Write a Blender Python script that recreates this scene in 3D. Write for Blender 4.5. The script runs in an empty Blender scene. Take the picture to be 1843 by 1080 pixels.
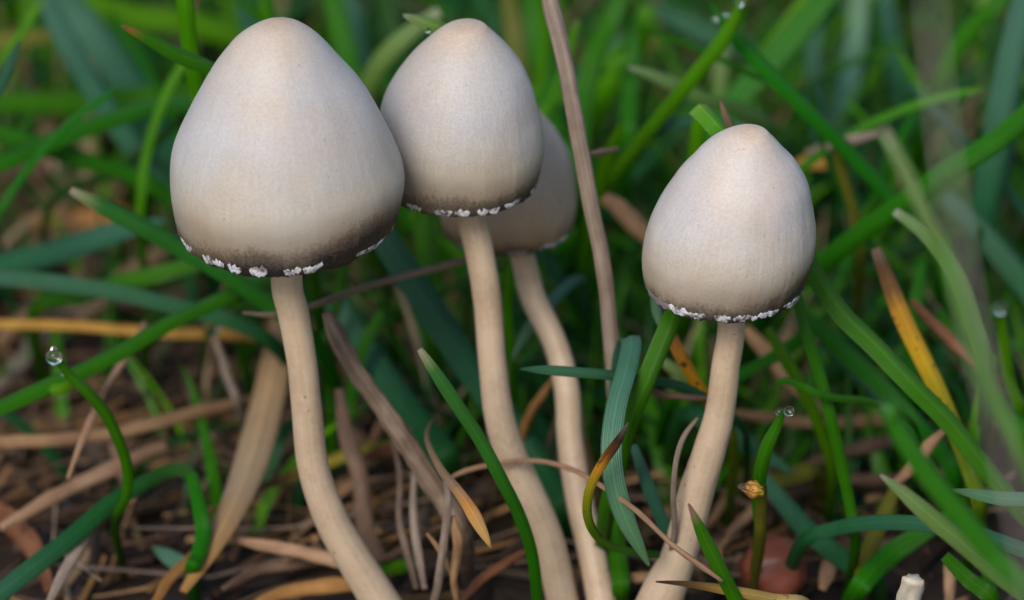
import bpy, math, random
import numpy as np
from mathutils import Vector, noise as mnoise

# ------------------------------------------------------------------ camera, sky, sun, exposure
S = bpy.context.scene
col = S.collection
R = math.radians
PITCH = R(25)            # camera looks down on a small patch of lawn
D0 = 0.47                # metres from lens to the mushrooms
FRAME_W = 0.132          # metres across the frame at that distance
HC = 0.052               # height of the frame centre above the soil
RIGHT = Vector((1, 0, 0))
DIR = Vector((0, math.cos(PITCH), -math.sin(PITCH)))
UP = Vector((0, math.sin(PITCH), math.cos(PITCH)))
CAM = Vector((0, 0, HC)) - DIR * D0
cd = bpy.data.cameras.new('camera'); cam = bpy.data.objects.new('camera', cd); col.objects.link(cam)
cd.sensor_width = 36; cd.lens = 36 * D0 / FRAME_W
cd.clip_start = 0.005; cd.clip_end = 50
cam.location = CAM; cam.rotation_euler = (math.pi / 2 - PITCH, 0, 0)
cd.dof.use_dof = True; cd.dof.focus_distance = D0 - 0.004; cd.dof.aperture_fstop = 10.2 * (cd.lens / 100)
S.camera = cam

SUN_EL, SUN_AZ = R(40), R(203)
w = bpy.data.worlds.new('World'); S.world = w; w.use_nodes = True
nt = w.node_tree
sky = nt.nodes.new('ShaderNodeTexSky'); sky.sky_type = 'NISHITA'; sky.sun_disc = False
sky.sun_elevation = SUN_EL; sky.sun_rotation = SUN_AZ
sky.air_density = 1.0; sky.dust_density = 1.5; sky.ozone_density = 1.0
bg = nt.nodes['Background']; bg.inputs[1].default_value = 0.09
nt.links.new(sky.outputs[0], bg.inputs[0])
sd = bpy.data.lights.new('sun', 'SUN'); sun = bpy.data.objects.new('sun', sd); col.objects.link(sun)
sd.energy = 1.5; sd.angle = R(24); sd.color = (1.0, 0.95, 0.88)
sv = Vector((math.sin(SUN_AZ) * math.cos(SUN_EL), math.cos(SUN_AZ) * math.cos(SUN_EL), math.sin(SUN_EL)))
sun.rotation_euler = (-sv).to_track_quat('-Z', 'Y').to_euler()
sun.location = sv * 2
S.view_settings.view_transform = 'Standard'; S.view_settings.look = 'None'
S.view_settings.exposure = 0.66; S.view_settings.gamma = 1
S.render.engine = 'CYCLES'
S.cycles.max_bounces = 10; S.cycles.transmission_bounces = 8; S.cycles.transparent_max_bounces = 8

# ------------------------------------------------------------------ geometry helpers
K = FRAME_W / 1843       # metres per photograph pixel in the plane of the mushrooms
def ray_point(x, y, d):
    D = D0 + d / 1000
    s = K * D / D0
    return CAM + DIR * D + RIGHT * ((x - 921.5) * s) + UP * ((540 - y) * s)
def P(x, y, d, h=0.0012):
    """A place in the lawn: d millimetres beyond the mushrooms' plane, or on the soil where that comes first."""
    p = ray_point(x, y, d)
    if p.z < h:
        r = p - CAM
        p = CAM + r * ((CAM.z - h) / (-r.z))
    return p
def tag(o, label, cat, group=None, kind=None):
    if label: o['label'] = label
    if cat: o['category'] = cat
    if group: o['group'] = group
    if kind: o['kind'] = kind
    return o
def empty(name, loc):
    o = bpy.data.objects.new(name, None); col.objects.link(o); o.location = loc; o.empty_display_size = .01
    return o
def mesh_obj(name, verts, faces, mat, uvs=None, cols=None, parent=None, smooth=True, origin=None):
    me = bpy.data.meshes.new(name)
    vs = [Vector(v) for v in verts] if not isinstance(verts, np.ndarray) else verts
    if origin is None and parent is not None: origin = parent.location
    if origin is not None:
        vs = [Vector(v) - Vector(origin) for v in vs]
    me.from_pydata([tuple(v) for v in vs], [], faces)
    if uvs is not None:
        ul = me.uv_layers.new(name='UVMap')
        li = np.empty(len(me.loops), dtype=np.int32); me.loops.foreach_get('vertex_index', li)
        ul.data.foreach_set('uv', np.asarray(uvs, dtype=np.float32)[li].ravel())
    if cols is not None:
        a = me.color_attributes.new('tint', 'FLOAT_COLOR', 'POINT')
        a.data.foreach_set('color', np.asarray(cols, dtype=np.float32).ravel())
    if smooth: me.polygons.foreach_set('use_smooth', [True] * len(me.polygons))
    me.materials.append(mat)
    me.update()
    o = bpy.data.objects.new(name, me); col.objects.link(o)
    if parent is not None: o.parent = parent
    elif origin is not None: o.location = origin
    return o
def spline(pts, n):
    """Catmull-Rom through points (any tuple of numbers), n samples evenly by arc length."""
    A = np.array([list(p) for p in pts], float)
    if len(A) == 2:
        return A[0] + (A[1] - A[0]) * np.linspace(0, 1, n)[:, None]
    E_ = np.vstack([2 * A[0] - A[1], A, 2 * A[-1] - A[-2]])
    out = []
    for i in range(1, len(E_) - 2):
        p0, p1, p2, p3 = E_[i - 1:i + 3]
        for t in np.linspace(0, 1, 14, endpoint=False):
            out.append(.5 * (2 * p1 + (p2 - p0) * t + (2 * p0 - 5 * p1 + 4 * p2 - p3) * t * t + (3 * p1 - p0 - 3 * p2 + p3) * t ** 3))
    out.append(A[-1]); out = np.array(out)
    L = np.concatenate([[0], np.cumsum(np.linalg.norm(np.diff(out[:, :3], axis=0), axis=1))])
    q = np.linspace(0, L[-1], n)
    return np.stack([np.interp(q, L, out[:, k]) for k in range(out.shape[1])], 1)
def tangents(C):
    T = np.gradient(C, axis=0)
    return T / (np.linalg.norm(T, axis=1, keepdims=True) + 1e-12)
def tube(path, radii, sides=18, rough=0.0, flat=1.0, seed=0, n=None):
    """Round or flattened stem along a path; radii at the given points. Returns verts, faces, uvs."""
    n = n or max(12, 8 * len(path))
    Q = spline([tuple(p) + (r,) for p, r in zip(path, radii)], n)
    C, rr = Q[:, :3], Q[:, 3]
    T = tangents(C)
    ref = np.array(DIR) if abs(np.dot(T[0], np.array(DIR))) < .9 else np.array([1., 0, 0])
    vs, uv = [], []
    N = ref - T[0] * np.dot(ref, T[0]); N /= np.linalg.norm(N)
    for i in range(n):
        N = N - T[i] * np.dot(N, T[i]); N /= np.linalg.norm(N)
        B = np.cross(T[i], N)
        for j in range(sides):
            a = 2 * math.pi * j / sides
            k = 1.0
            if rough:
                k += rough * mnoise.noise((math.cos(a) * 1.7 + seed * 7.1, math.sin(a) * 1.7, i * .22 + seed)) \
                   + .5 * rough * mnoise.noise((math.cos(a) * 4 + seed * 3.3, math.sin(a) * 4, i * .07))
            vs.append(C[i] + (N * math.cos(a) * flat + B * math.sin(a)) * rr[i] * k)
            uv.append((j / sides, i / (n - 1)))
    fs = []
    for i in range(n - 1):
        for j in range(sides):
            a, b = i * sides + j, i * sides + (j + 1) % sides
            fs.append((a, b, b + sides, a + sides))
    for i, rev in ((0, True), (n - 1, False)):
        c = len(vs); vs.append(C[i]); uv.append((.5, i / (n - 1)))
        for j in range(sides):
            a, b = i * sides + j, i * sides + (j + 1) % sides
            fs.append((b, a, c) if rev else (a, b, c))
    return vs, fs, uv
def to_ground(pts, lean=.35):
    """Continue a path until it is rooted in the soil."""
    p, q = pts[-2], pts[-1]
    if q.z > .0015:
        t = (q - p).normalized()
        if q.z > .02:
            t2 = (t * lean + Vector((0, 1.1, -1)) * (1 - lean)).normalized()
            pts = pts + [q + t2 * (q.z * .5)]
            q = pts[-1]
        pts = pts + [Vector((q.x + t.x * .002, q.y + .003 + q.z * .8, -.004))]
    return pts
def strip(pts, width, fold=.25, thick=.00009, twist=0.0, twist2=None, taper=None, tip_w=.12, end_w=.75, n=60, blunt=False, curl=0.0, wob=0.0, seed=0):
    """A grass leaf: folded along its keel, pointed at the first point. width in metres."""
    C = spline([tuple(p) for p in pts], n)
    tq = np.linspace(0, 1, n) ** 1.35          # finer steps toward the tip
    C = np.stack([np.interp(tq, np.linspace(0, 1, n), C[:, k]) for k in range(3)], 1)
    T = tangents(C)
    vd = np.array(DIR)
    across = 7
    us = np.linspace(-1, 1, across)
    vs, uv = [], []
    if taper is None: taper = min(.6, 3.8 * width / np.sum(np.linalg.norm(np.diff(C, axis=0), axis=1)))
    if twist2 is None: twist2 = twist
    side_prev = None
    for i in range(n):
        t = tq[i]
        if t < taper:
            k = tip_w + (1 - tip_w) * math.sin(t / taper * math.pi / 2) ** .85
        else:
            k = 1 + (end_w - 1) * ((t - taper) / (1 - taper)) ** (1.5 if end_w > .3 else .6)
        if blunt: k = max(k, .72)
        hw = width * .5 * k
        v2 = vd + np.array((0, 0, -.25))
        s = np.cross(T[i], v2); l = np.linalg.norm(s)
        if l < .15 and side_prev is not None: s = side_prev
        else: s = s / max(l, 1e-6)
        if side_prev is not None:
            if np.dot(s, side_prev) < 0: s = -s
            s = s * .5 + side_prev * .5
            s = s - T[i] * np.dot(s, T[i]); s /= np.linalg.norm(s)
        side_prev = s
        nn = np.cross(s, T[i])
        a = twist + (twist2 - twist) * t + wob * mnoise.noise((t * 4, seed * 3.7, 1.3))
        sa = s * math.cos(a) + nn * math.sin(a); na = nn * math.cos(a) - s * math.sin(a)
        for top in (1, 0):
            row = us if top else us[::-1]
            for u in row:
                th = thick * (1 - .75 * u * u) * min(1, k + .15)
                off = fold * hw * (abs(u) ** 1.3 - .4) + curl * hw * u * u
                p = C[i] + sa * (u * hw) + na * (off + (th if top else -th))
                vs.append(p); uv.append((u * .5 + .5, t))
    m = across * 2
    fs = []
    for i in range(n - 1):
        for j in range(m):
            a, b = i * m + j, i * m + (j + 1) % m
            fs.append((a, b, b + m, a + m))
    fs.append(tuple(range(m))); fs.append(tuple(reversed(range((n - 1) * m, n * m))))
    return vs, fs, uv

# ------------------------------------------------------------------ materials
def nodes(m):
    m.use_nodes = True
    n = m.node_tree.nodes; n.clear()
    return n, m.node_tree.links
def math_node(n, l, op, a, b=None, clamp=False):
    q = n.new('ShaderNodeMath'); q.operation = op; q.use_clamp = clamp
    for i, v in enumerate((a, b)):
        if v is None: continue
        if isinstance(v, (int, float)): q.inputs[i].default_value = v
        else: l.new(v, q.inputs[i])
    return q.outputs[0]
def ramp(n, l, fac, stops):
    r = n.new('ShaderNodeValToRGB'); e = r.color_ramp.elements
    while len(e) < len(stops): e.new(.5)
    for el, (p, c) in zip(e, stops):
        el.position = p; el.color = (*c, 1)
    l.new(fac, r.inputs[0]); return r.outputs[0]
def noise_tex(n, l, vec, scale, detail=3, rough=.55):
    t = n.new('ShaderNodeTexNoise'); t.inputs['Scale'].default_value = scale
    t.inputs['Detail'].default_value = detail; t.inputs['Roughness'].default_value = rough
    if vec is not None: l.new(vec, t.inputs['Vector'])
    return t.outputs['Fac']
def mapped(n, l, vec, sc):
    mp = n.new('ShaderNodeMapping'); mp.inputs['Scale'].default_value = sc; l.new(vec, mp.inputs[0]); return mp.outputs[0]
def mix(n, l, mode, fac, a, b):
    q = n.new('ShaderNodeMix'); q.data_type = 'RGBA'; q.blend_type = mode
    for sock, v in ((q.inputs[0], fac), (q.inputs[6], a), (q.inputs[7], b)):
        if isinstance(v, (int, float)): sock.default_value = v
        elif isinstance(v, tuple): sock.default_value = (*v, 1)
        else: l.new(v, sock)
    return q.outputs[2]
def bump(n, l, h, dist, strength=1.0):
    b = n.new('ShaderNodeBump'); b.inputs['Distance'].default_value = dist; b.inputs['Strength'].default_value = strength
    l.new(h, b.inputs['Height']); return b.outputs[0]

def leaf_mat(name, stops, rough=.38, trans=.38, spots=0.0, spec=.28, rib=1.0, trans_boost=1.5, jit=.03):
    """Leaf whose colour runs along its length (stops: 0 tip .. 1 root) with ribs, mottling and light passing through."""
    m = bpy.data.materials.new(name); n, l = nodes(m)
    uv = n.new('ShaderNodeUVMap').outputs[0]; tc = n.new('ShaderNodeTexCoord').outputs['Object']
    sep = n.new('ShaderNodeSeparateXYZ'); l.new(uv, sep.inputs[0])
    oi = n.new('ShaderNodeObjectInfo')
    nz = noise_tex(n, l, mapped(n, l, uv, (3, 9, 1)), 1.6, 4)
    v = math_node(n, l, 'ADD', sep.outputs[1], math_node(n, l, 'MULTIPLY', math_node(n, l, 'SUBTRACT', nz, .5), jit))
    c = ramp(n, l, v, stops)
    streak = noise_tex(n, l, mapped(n, l, uv, (26, 1.3, 1)), 1.0, 3)
    mot = noise_tex(n, l, tc, 420, 4)
    mid = math_node(n, l, 'SUBTRACT', 1.0, math_node(n, l, 'MULTIPLY', math_node(n, l, 'ABSOLUTE', math_node(n, l, 'SUBTRACT', sep.outputs[0], .5)), 14.0), True)
    val = math_node(n, l, 'ADD', math_node(n, l, 'ADD', .42, math_node(n, l, 'MULTIPLY', mid, .35)), math_node(n, l, 'ADD', math_node(n, l, 'MULTIPLY', streak, .8), math_node(n, l, 'MULTIPLY', mot, .3)))
    hs = n.new('ShaderNodeHueSaturation'); l.new(c, hs.inputs['Color']); l.new(val, hs.inputs['Value'])
    l.new(math_node(n, l, 'ADD', .485, math_node(n, l, 'MULTIPLY', oi.outputs['Random'], .03)), hs.inputs['Hue'])
    c = hs.outputs[0]
    if spots:
        sp = noise_tex(n, l, tc, 900, 2)
        c = mix(n, l, 'MIX', math_node(n, l, 'MULTIPLY', math_node(n, l, 'GREATER_THAN', sp, .66), spots), c, (.10, .045, .015))
    p = n.new('ShaderNodeBsdfPrincipled'); l.new(c, p.inputs['Base Color'])
    p.inputs['Roughness'].default_value = rough; p.inputs['Specular IOR Level'].default_value = spec
    ribs = math_node(n, l, 'SINE', math_node(n, l, 'MULTIPLY', sep.outputs[0], 62.8))
    hgt = math_node(n, l, 'ADD', math_node(n, l, 'MULTIPLY', ribs, .5 * rib), math_node(n, l, 'MULTIPLY', mot, 1.2))
    nb = bump(n, l, hgt, .00012, .7)
    l.new(nb, p.inputs['Normal'])
    t = n.new('ShaderNodeBsdfTranslucent')
    l.new(mix(n, l, 'MULTIPLY', 1.0, c, (trans_boost * 1.0, trans_boost, trans_boost * .2)), t.inputs[0])
    ms = n.new('ShaderNodeMixShader'); ms.inputs[0].default_value = trans
    l.new(p.outputs[0], ms.inputs[1]); l.new(t.outputs[0], ms.inputs[2])
    o = n.new('ShaderNodeOutputMaterial'); l.new(ms.outputs[0], o.inputs[0])
    return m
GR, GD, GT, GL, GP = (.032, .195, .0015), (.014, .095, .0015), (.012, .105, .028), (.095, .31, .002), (.12, .24, .05)
M = {}
M['green'] = leaf_mat('leaf_green', [(0, GR), (.5, GR), (1, GD)])
M['lime'] = leaf_mat('leaf_lime', [(0, GL), (.6, GL), (1, GR)], trans=.45)
M['dark'] = leaf_mat('leaf_dark_green', [(0, GD), (.5, GD), (1, GD)], trans=.25)
M['teal'] = leaf_mat('leaf_blue_green', [(0, (.045, .15, .085)), (.5, GT), (1, GD)], rough=.48, spec=.32, trans=.25)
M['dewy'] = leaf_mat('leaf_dewy_blue_green', [(0, (.09, .21, .08)), (.25, (.06, .19, .115)), (.8, (.05, .17, .10)), (1, GT)], rough=.48, spec=.8, trans=.15)
M['pale'] = leaf_mat('leaf_pale_green', [(0, (.5, .5, .42)), (.02, (.26, .38, .16)), (.12, (.17, .30, .07)), (.5, (.08, .22, .04)), (1, GR)], trans=.45)
M['pinktip'] = leaf_mat('leaf_green_pink_tip', [(0, (.42, .20, .18)), (.03, (.30, .22, .12)), (.07, GR), (1, GR)])
M['paletip'] = leaf_mat('leaf_green_pale_tip', [(0, (.5, .42, .33)), (.025, (.3, .33, .15)), (.06, (.05, .19, .03)), (.6, GR), (1, GD)])
M['browntip'] = leaf_mat('leaf_green_brown_tip', [(0, (.42, .32, .24)), (.004, (.30, .15, .05)), (.014, (.40, .20, .02)), (.022, (.14, .22, .012)), (.035, GR), (1, GR)], jit=.012)
M['scorched'] = leaf_mat('leaf_scorched_tip', [(0, (.22, .18, .15)), (.045, (.05, .028, .018)), (.085, (.16, .06, .012)), (.12, (.58, .27, .02)), (.18, (.34, .32, .012)), (.30, (.12, .26, .006)), (.5, GR), (.8, GT), (1, GT)], spots=.7, jit=.05)
M['yellowing'] = leaf_mat('leaf_yellowing', [(0, (.30, .21, .15)), (.04, (.16, .075, .03)), (.10, (.28, .13, .04)), (.14, (.60, .30, .03)), (.25, (.66, .40, .015)), (.36, (.46, .38, .01)), (.48, (.18, .26, .006)), (1, GR)], spots=.95, jit=.08)
M['yellow'] = leaf_mat('leaf_yellow', [(0, (.55, .30, .10)), (.1, (.62, .38, .05)), (.6, (.55, .33, .04)), (1, (.3, .26, .03))], spots=.5)
M['amber'] = leaf_mat('leaf_amber', [(0, (.35, .22, .12)), (.02, (.60, .40, .12)), (.16, (.55, .29, .06)), (.27, (.36, .25, .14)), (1, (.22, .17, .11))], spots=.4, trans=.2)
M['bright'] = leaf_mat('leaf_bright_pale', [(0, (.6, .6, .5)), (.012, (.34, .46, .16)), (.06, (.20, .42, .03)), (1, GR)], trans=.4, jit=.01)
M['fresh'] = leaf_mat('leaf_fresh', [(0, (.20, .40, .06)), (.03, (.10, .36, .015)), (.3, (.07, .30, .006)), (1, GR)], trans=.45, jit=.01)
M['olive'] = leaf_mat('leaf_olive', [(0, (.16, .17, .02)), (.5, (.20, .20, .02)), (1, (.12, .12, .03))])

def straw_mat(name, c1, c2, rough=.55, spec=.35, scale=1.0):
    m = bpy.data.materials.new(name); n, l = nodes(m)
    uv = n.new('ShaderNodeUVMap').outputs[0]; tc = n.new('ShaderNodeTexCoord').outputs['Object']
    a = noise_tex(n, l, mapped(n, l, uv, (14, 2.2, 1)), 1.3, 5, .65)
    b = noise_tex(n, l, tc, 260, 4)
    f = math_node(n, l, 'ADD', math_node(n, l, 'MULTIPLY', a, .65), math_node(n, l, 'MULTIPLY', b, .35))
    dk = tuple(x * .45 for x in c1)
    c = ramp(n, l, f, [(.28, dk), (.45, c1), (.62, c2), (.8, tuple(min(1, x * 1.25) for x in c2))])
    p = n.new('ShaderNodeBsdfPrincipled'); l.new(c, p.inputs['Base Color'])
    p.inputs['Roughness'].default_value = rough; p.inputs['Specular IOR Level'].default_value = spec
    l.new(bump(n, l, math_node(n, l, 'ADD', a, math_node(n, l, 'MULTIPLY', b, .6)), .0004, .8), p.inputs['Normal'])
    o = n.new('ShaderNodeOutputMaterial'); l.new(p.outputs[0], o.inputs[0])
    return m
M['tan'] = straw_mat('straw_tan', (.28, .15, .07), (.43, .26, .13))
M['pinktan'] = straw_mat('straw_pink_tan', (.30, .165, .09), (.45, .28, .17))
M['orange'] = straw_mat('straw_orange', (.30, .135, .035), (.46, .23, .065))
M['gold'] = straw_mat('straw_golden', (.38, .19, .03), (.52, .29, .05))
M['brown'] = straw_mat('straw_brown', (.11, .062, .036), (.20, .12, .072))
M['redbrown'] = straw_mat('straw_red_brown', (.14, .05, .02), (.24, .10, .045))
M['grey'] = straw_mat('stalk_grey', (.20, .145, .105), (.34, .265, .21))
M['greydark'] = straw_mat('stalk_dark_grey', (.13, .085, .055), (.28, .20, .14))
M['palegrey'] = straw_mat('stalk_pale_pink_grey', (.56, .45, .41), (.68, .59, .55))

def tint_mat(name, rough, trans=0.0, spec=.4):
    m = bpy.data.materials.new(name); n, l = nodes(m)
    a = n.new('ShaderNodeAttribute'); a.attribute_name = 'tint'
    tc = n.new('ShaderNodeTexCoord').outputs['Object']
    nz = noise_tex(n, l, tc, 500, 4)
    hs = n.new('ShaderNodeHueSaturation'); l.new(a.outputs['Color'], hs.inputs['Color'])
    l.new(math_node(n, l, 'ADD', .6, math_node(n, l, 'MULTIPLY', nz, .8)), hs.inputs['Value'])
    p = n.new('ShaderNodeBsdfPrincipled'); l.new(hs.outputs[0], p.inputs['Base Color'])
    p.inputs['Roughness'].default_value = rough; p.inputs['Specular IOR Level'].default_value = spec
    o = n.new('ShaderNodeOutputMaterial')
    if trans:
        t = n.new('ShaderNodeBsdfTranslucent'); l.new(mix(n, l, 'MULTIPLY', 1.0, hs.outputs[0], (1.6, 1.5, .8)), t.inputs[0])
        ms = n.new('ShaderNodeMixShader'); ms.inputs[0].default_value = trans
        l.new(p.outputs[0], ms.inputs[1]); l.new(t.outputs[0], ms.inputs[2]); l.new(ms.outputs[0], o.inputs[0])
    else: l.new(p.outputs[0], o.inputs[0])
    return m
M['sward'] = tint_mat('sward_leaves', .38, .3, .25)
M['litter'] = tint_mat('dead_litter', .6)

def soil_mat():
    m = bpy.data.materials.new('soil'); n, l = nodes(m)
    tc = n.new('ShaderNodeTexCoord').outputs['Object']
    a = noise_tex(n, l, tc, 90, 6, .6); b = noise_tex(n, l, tc, 700, 5, .7)
    c = ramp(n, l, math_node(n, l, 'ADD', math_node(n, l, 'MULTIPLY', a, .7), math_node(n, l, 'MULTIPLY', b, .3)),
             [(.3, (.008, .005, .004)), (.48, (.022, .012, .007)), (.62, (.06, .03, .014)), (.78, (.12, .06, .026))])
    p = n.new('ShaderNodeBsdfPrincipled'); l.new(c, p.inputs['Base Color']); p.inputs['Roughness'].default_value = .6
    l.new(bump(n, l, b, .001, 1), p.inputs['Normal'])
    o = n.new('ShaderNodeOutputMaterial'); l.new(p.outputs[0], o.inputs[0]); return m
M['soil'] = soil_mat()

def cap_mat(name, dark_from, dark, seed, warm=(.52, .41, .32), side=(0.0, 0.0), tone=(1, 1, 1)):
    """Smooth bell cap: tan crown, pale grey flanks, sooty spore-stained margin with fine radial streaks."""
    m = bpy.data.materials.new(name); n, l = nodes(m)
    uv = n.new('ShaderNodeUVMap').outputs[0]; tc = n.new('ShaderNodeTexCoord').outputs['Object']
    sep = n.new('ShaderNodeSeparateXYZ'); l.new(uv, sep.inputs[0])
    st = noise_tex(n, l, mapped(n, l, uv, (150, 5, 1)), 1.0, 3, .6)
    fade = math_node(n, l, 'MULTIPLY', math_node(n, l, 'SUBTRACT', sep.outputs[1], .3), 2.0, True)
    st = math_node(n, l, 'ADD', .5, math_node(n, l, 'MULTIPLY', math_node(n, l, 'SUBTRACT', st, .5), fade))
    br = noise_tex(n, l, mapped(n, l, tc, (1, 1, 1)), 90 + seed, 3, .5)
    gr = noise_tex(n, l, tc, 2600, 3, .7)
    v = math_node(n, l, 'ADD', sep.outputs[1], math_node(n, l, 'MULTIPLY', math_node(n, l, 'SUBTRACT', st, .5), .05))
    v = math_node(n, l, 'ADD', v, math_node(n, l, 'MULTIPLY', math_node(n, l, 'SUBTRACT', br, .5), .16))
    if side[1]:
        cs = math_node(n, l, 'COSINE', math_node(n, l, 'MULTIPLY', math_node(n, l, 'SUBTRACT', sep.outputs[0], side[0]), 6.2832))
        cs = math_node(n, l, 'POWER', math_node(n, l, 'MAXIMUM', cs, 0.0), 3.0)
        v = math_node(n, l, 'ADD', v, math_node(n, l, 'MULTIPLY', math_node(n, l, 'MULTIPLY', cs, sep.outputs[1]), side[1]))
    d0 = dark_from
    v = math_node(n, l, 'ADD', v, math_node(n, l, 'MULTIPLY', math_node(n, l, 'SUBTRACT', gr, .5), .11))
    tn = lambda q: tuple(a * b for a, b in zip(q, tone))
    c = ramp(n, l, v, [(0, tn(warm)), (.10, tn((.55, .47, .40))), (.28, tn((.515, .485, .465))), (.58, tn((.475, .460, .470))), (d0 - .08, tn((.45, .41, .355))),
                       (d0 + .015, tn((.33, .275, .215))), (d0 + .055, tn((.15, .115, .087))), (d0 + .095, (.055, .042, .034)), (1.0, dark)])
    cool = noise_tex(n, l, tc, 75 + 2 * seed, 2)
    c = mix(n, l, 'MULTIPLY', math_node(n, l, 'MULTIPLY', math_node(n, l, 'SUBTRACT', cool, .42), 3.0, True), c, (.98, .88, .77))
    big = noise_tex(n, l, tc, 60 + 3 * seed, 3)
    val = math_node(n, l, 'ADD', .47, math_node(n, l, 'ADD', math_node(n, l, 'MULTIPLY', gr, .54),
          math_node(n, l, 'ADD', math_node(n, l, 'MULTIPLY', big, .30), math_node(n, l, 'MULTIPLY', st, .34))))
    hs = n.new('ShaderNodeHueSaturation'); l.new(c, hs.inputs['Color']); l.new(val, hs.inputs['Value'])
    fl = noise_tex(n, l, tc, 1900, 1)
    c2 = mix(n, l, 'MIX', math_node(n, l, 'MULTIPLY', math_node(n, l, 'GREATER_THAN', fl, .775), .6), hs.outputs[0], (.12, .08, .06))
    p = n.new('ShaderNodeBsdfPrincipled'); l.new(c2, p.inputs['Base Color'])
    p.inputs['Roughness'].default_value = .44; p.inputs['Specular IOR Level'].default_value = .45
    p.inputs['Subsurface Weight'].default_value = .4; p.inputs['Subsurface Radius'].default_value = (1, .6, .35)
    p.inputs['Subsurface Scale'].default_value = .0024
    wr = noise_tex(n, l, mapped(n, l, uv, (18, 1.4, 1)), 1.0, 2)
    wr = math_node(n, l, 'MULTIPLY', wr, math_node(n, l, 'MULTIPLY', fade, .9))
    h = math_node(n, l, 'ADD', math_node(n, l, 'MULTIPLY', wr, .8), math_node(n, l, 'ADD', math_node(n, l, 'MULTIPLY', gr, .22), math_node(n, l, 'MULTIPLY', st, .16)))
    l.new(bump(n, l, h, .0007, .6), p.inputs['Normal'])
    o = n.new('ShaderNodeOutputMaterial'); l.new(p.outputs[0], o.inputs[0]); return m
def stem_mat(name, c1, c2):
    m = bpy.data.materials.new(name); n, l = nodes(m)
    uv = n.new('ShaderNodeUVMap').outputs[0]; tc = n.new('ShaderNodeTexCoord').outputs['Object']
    a = noise_tex(n, l, mapped(n, l, uv, (22, 1.2, 1)), 1.2, 4); b = noise_tex(n, l, tc, 160, 4); g = noise_tex(n, l, tc, 1500, 3)
    f = math_node(n, l, 'ADD', math_node(n, l, 'MULTIPLY', a, .3), math_node(n, l, 'ADD', math_node(n, l, 'MULTIPLY', b, .5), math_node(n, l, 'MULTIPLY', g, .2)))
    c = ramp(n, l, f, [(.30, c1), (.52, c2), (.68, tuple(min(1, x * 1.12) for x in c2))])
    dots = noise_tex(n, l, tc, 1000, 1)
    bloom = noise_tex(n, l, mapped(n, l, uv, (5, 14, 1)), 2.2, 4, .7)
    c = mix(n, l, 'MIX', math_node(n, l, 'MULTIPLY', math_node(n, l, 'SUBTRACT', bloom, .56), 2.0, True), c, (.60, .55, .49))
    c = mix(n, l, 'MIX', math_node(n, l, 'MULTIPLY', math_node(n, l, 'GREATER_THAN', dots, .775), .7), c, (.12, .07, .04))
    p = n.new('ShaderNodeBsdfPrincipled'); l.new(c, p.inputs['Base Color']); p.inputs['Roughness'].default_value = .5
    p.inputs['Subsurface Weight'].default_value = .4; p.inputs['Subsurface Radius'].default_value = (1, .6, .35); p.inputs['Subsurface Scale'].default_value = .002
    l.new(bump(n, l, math_node(n, l, 'ADD', math_node(n, l, 'MULTIPLY', a, .35), math_node(n, l, 'MULTIPLY', g, .4)), .0003, .5), p.inputs['Normal'])
    o = n.new('ShaderNodeOutputMaterial'); l.new(p.outputs[0], o.inputs[0]); return m
M['stem'] = stem_mat('stem_cream', (.37, .26, .165), (.51, .38, .26))
def plain(name, c, rough, spec=.5, sss=0, var=.3, scale=800):
    m = bpy.data.materials.new(name); n, l = nodes(m)
    tc = n.new('ShaderNodeTexCoord').outputs['Object']; a = noise_tex(n, l, tc, scale, 4)
    hs = n.new('ShaderNodeHueSaturation'); hs.inputs['Color'].default_value = (*c, 1)
    l.new(math_node(n, l, 'ADD', 1 - var / 2, math_node(n, l, 'MULTIPLY', a, var)), hs.inputs['Value'])
    p = n.new('ShaderNodeBsdfPrincipled'); l.new(hs.outputs[0], p.inputs['Base Color']); p.inputs['Roughness'].default_value = rough
    p.inputs['Specular IOR Level'].default_value = spec
    if sss:
        p.inputs['Subsurface Weight'].default_value = sss; p.inputs['Subsurface Scale'].default_value = .001
    l.new(bump(n, l, a, .0002, .6), p.inputs['Normal'])
    o = n.new('ShaderNodeOutputMaterial'); l.new(p.outputs[0], o.inputs[0]); return m
def veil_mat():
    m = bpy.data.materials.new('veil_white'); n, l = nodes(m)
    tc = n.new('ShaderNodeTexCoord').outputs['Object']; a = noise_tex(n, l, tc, 1500, 4, .65); b = noise_tex(n, l, tc, 600, 3)
    f = math_node(n, l, 'ADD', math_node(n, l, 'MULTIPLY', a, .5), math_node(n, l, 'MULTIPLY', b, .5))
    c = ramp(n, l, f, [(.40, (.06, .05, .05)), (.46, (.34, .32, .33)), (.52, (.72, .71, .75)), (.7, (.88, .88, .92))])
    p = n.new('ShaderNodeBsdfPrincipled'); l.new(c, p.inputs['Base Color']); p.inputs['Roughness'].default_value = .3
    l.new(bump(n, l, a, .0003, .8), p.inputs['Normal'])
    o = n.new('ShaderNodeOutputMaterial'); l.new(p.outputs[0], o.inputs[0]); return m
M['veil'] = veil_mat()
M['veilgrey'] = plain('veil_grey', (.22, .19, .20), .4, .5, 0, .7, 1500)
M['gills'] = plain('gills_black_brown', (.045, .035, .03), .7)
M['redcap'] = plain('cap_red_brown', (.17, .045, .022), .45, .5, .1, 1.3, 320)
M['stub'] = plain('stem_stub_white', (.52, .46, .36), .5, .4, .2, .8, 700)
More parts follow.
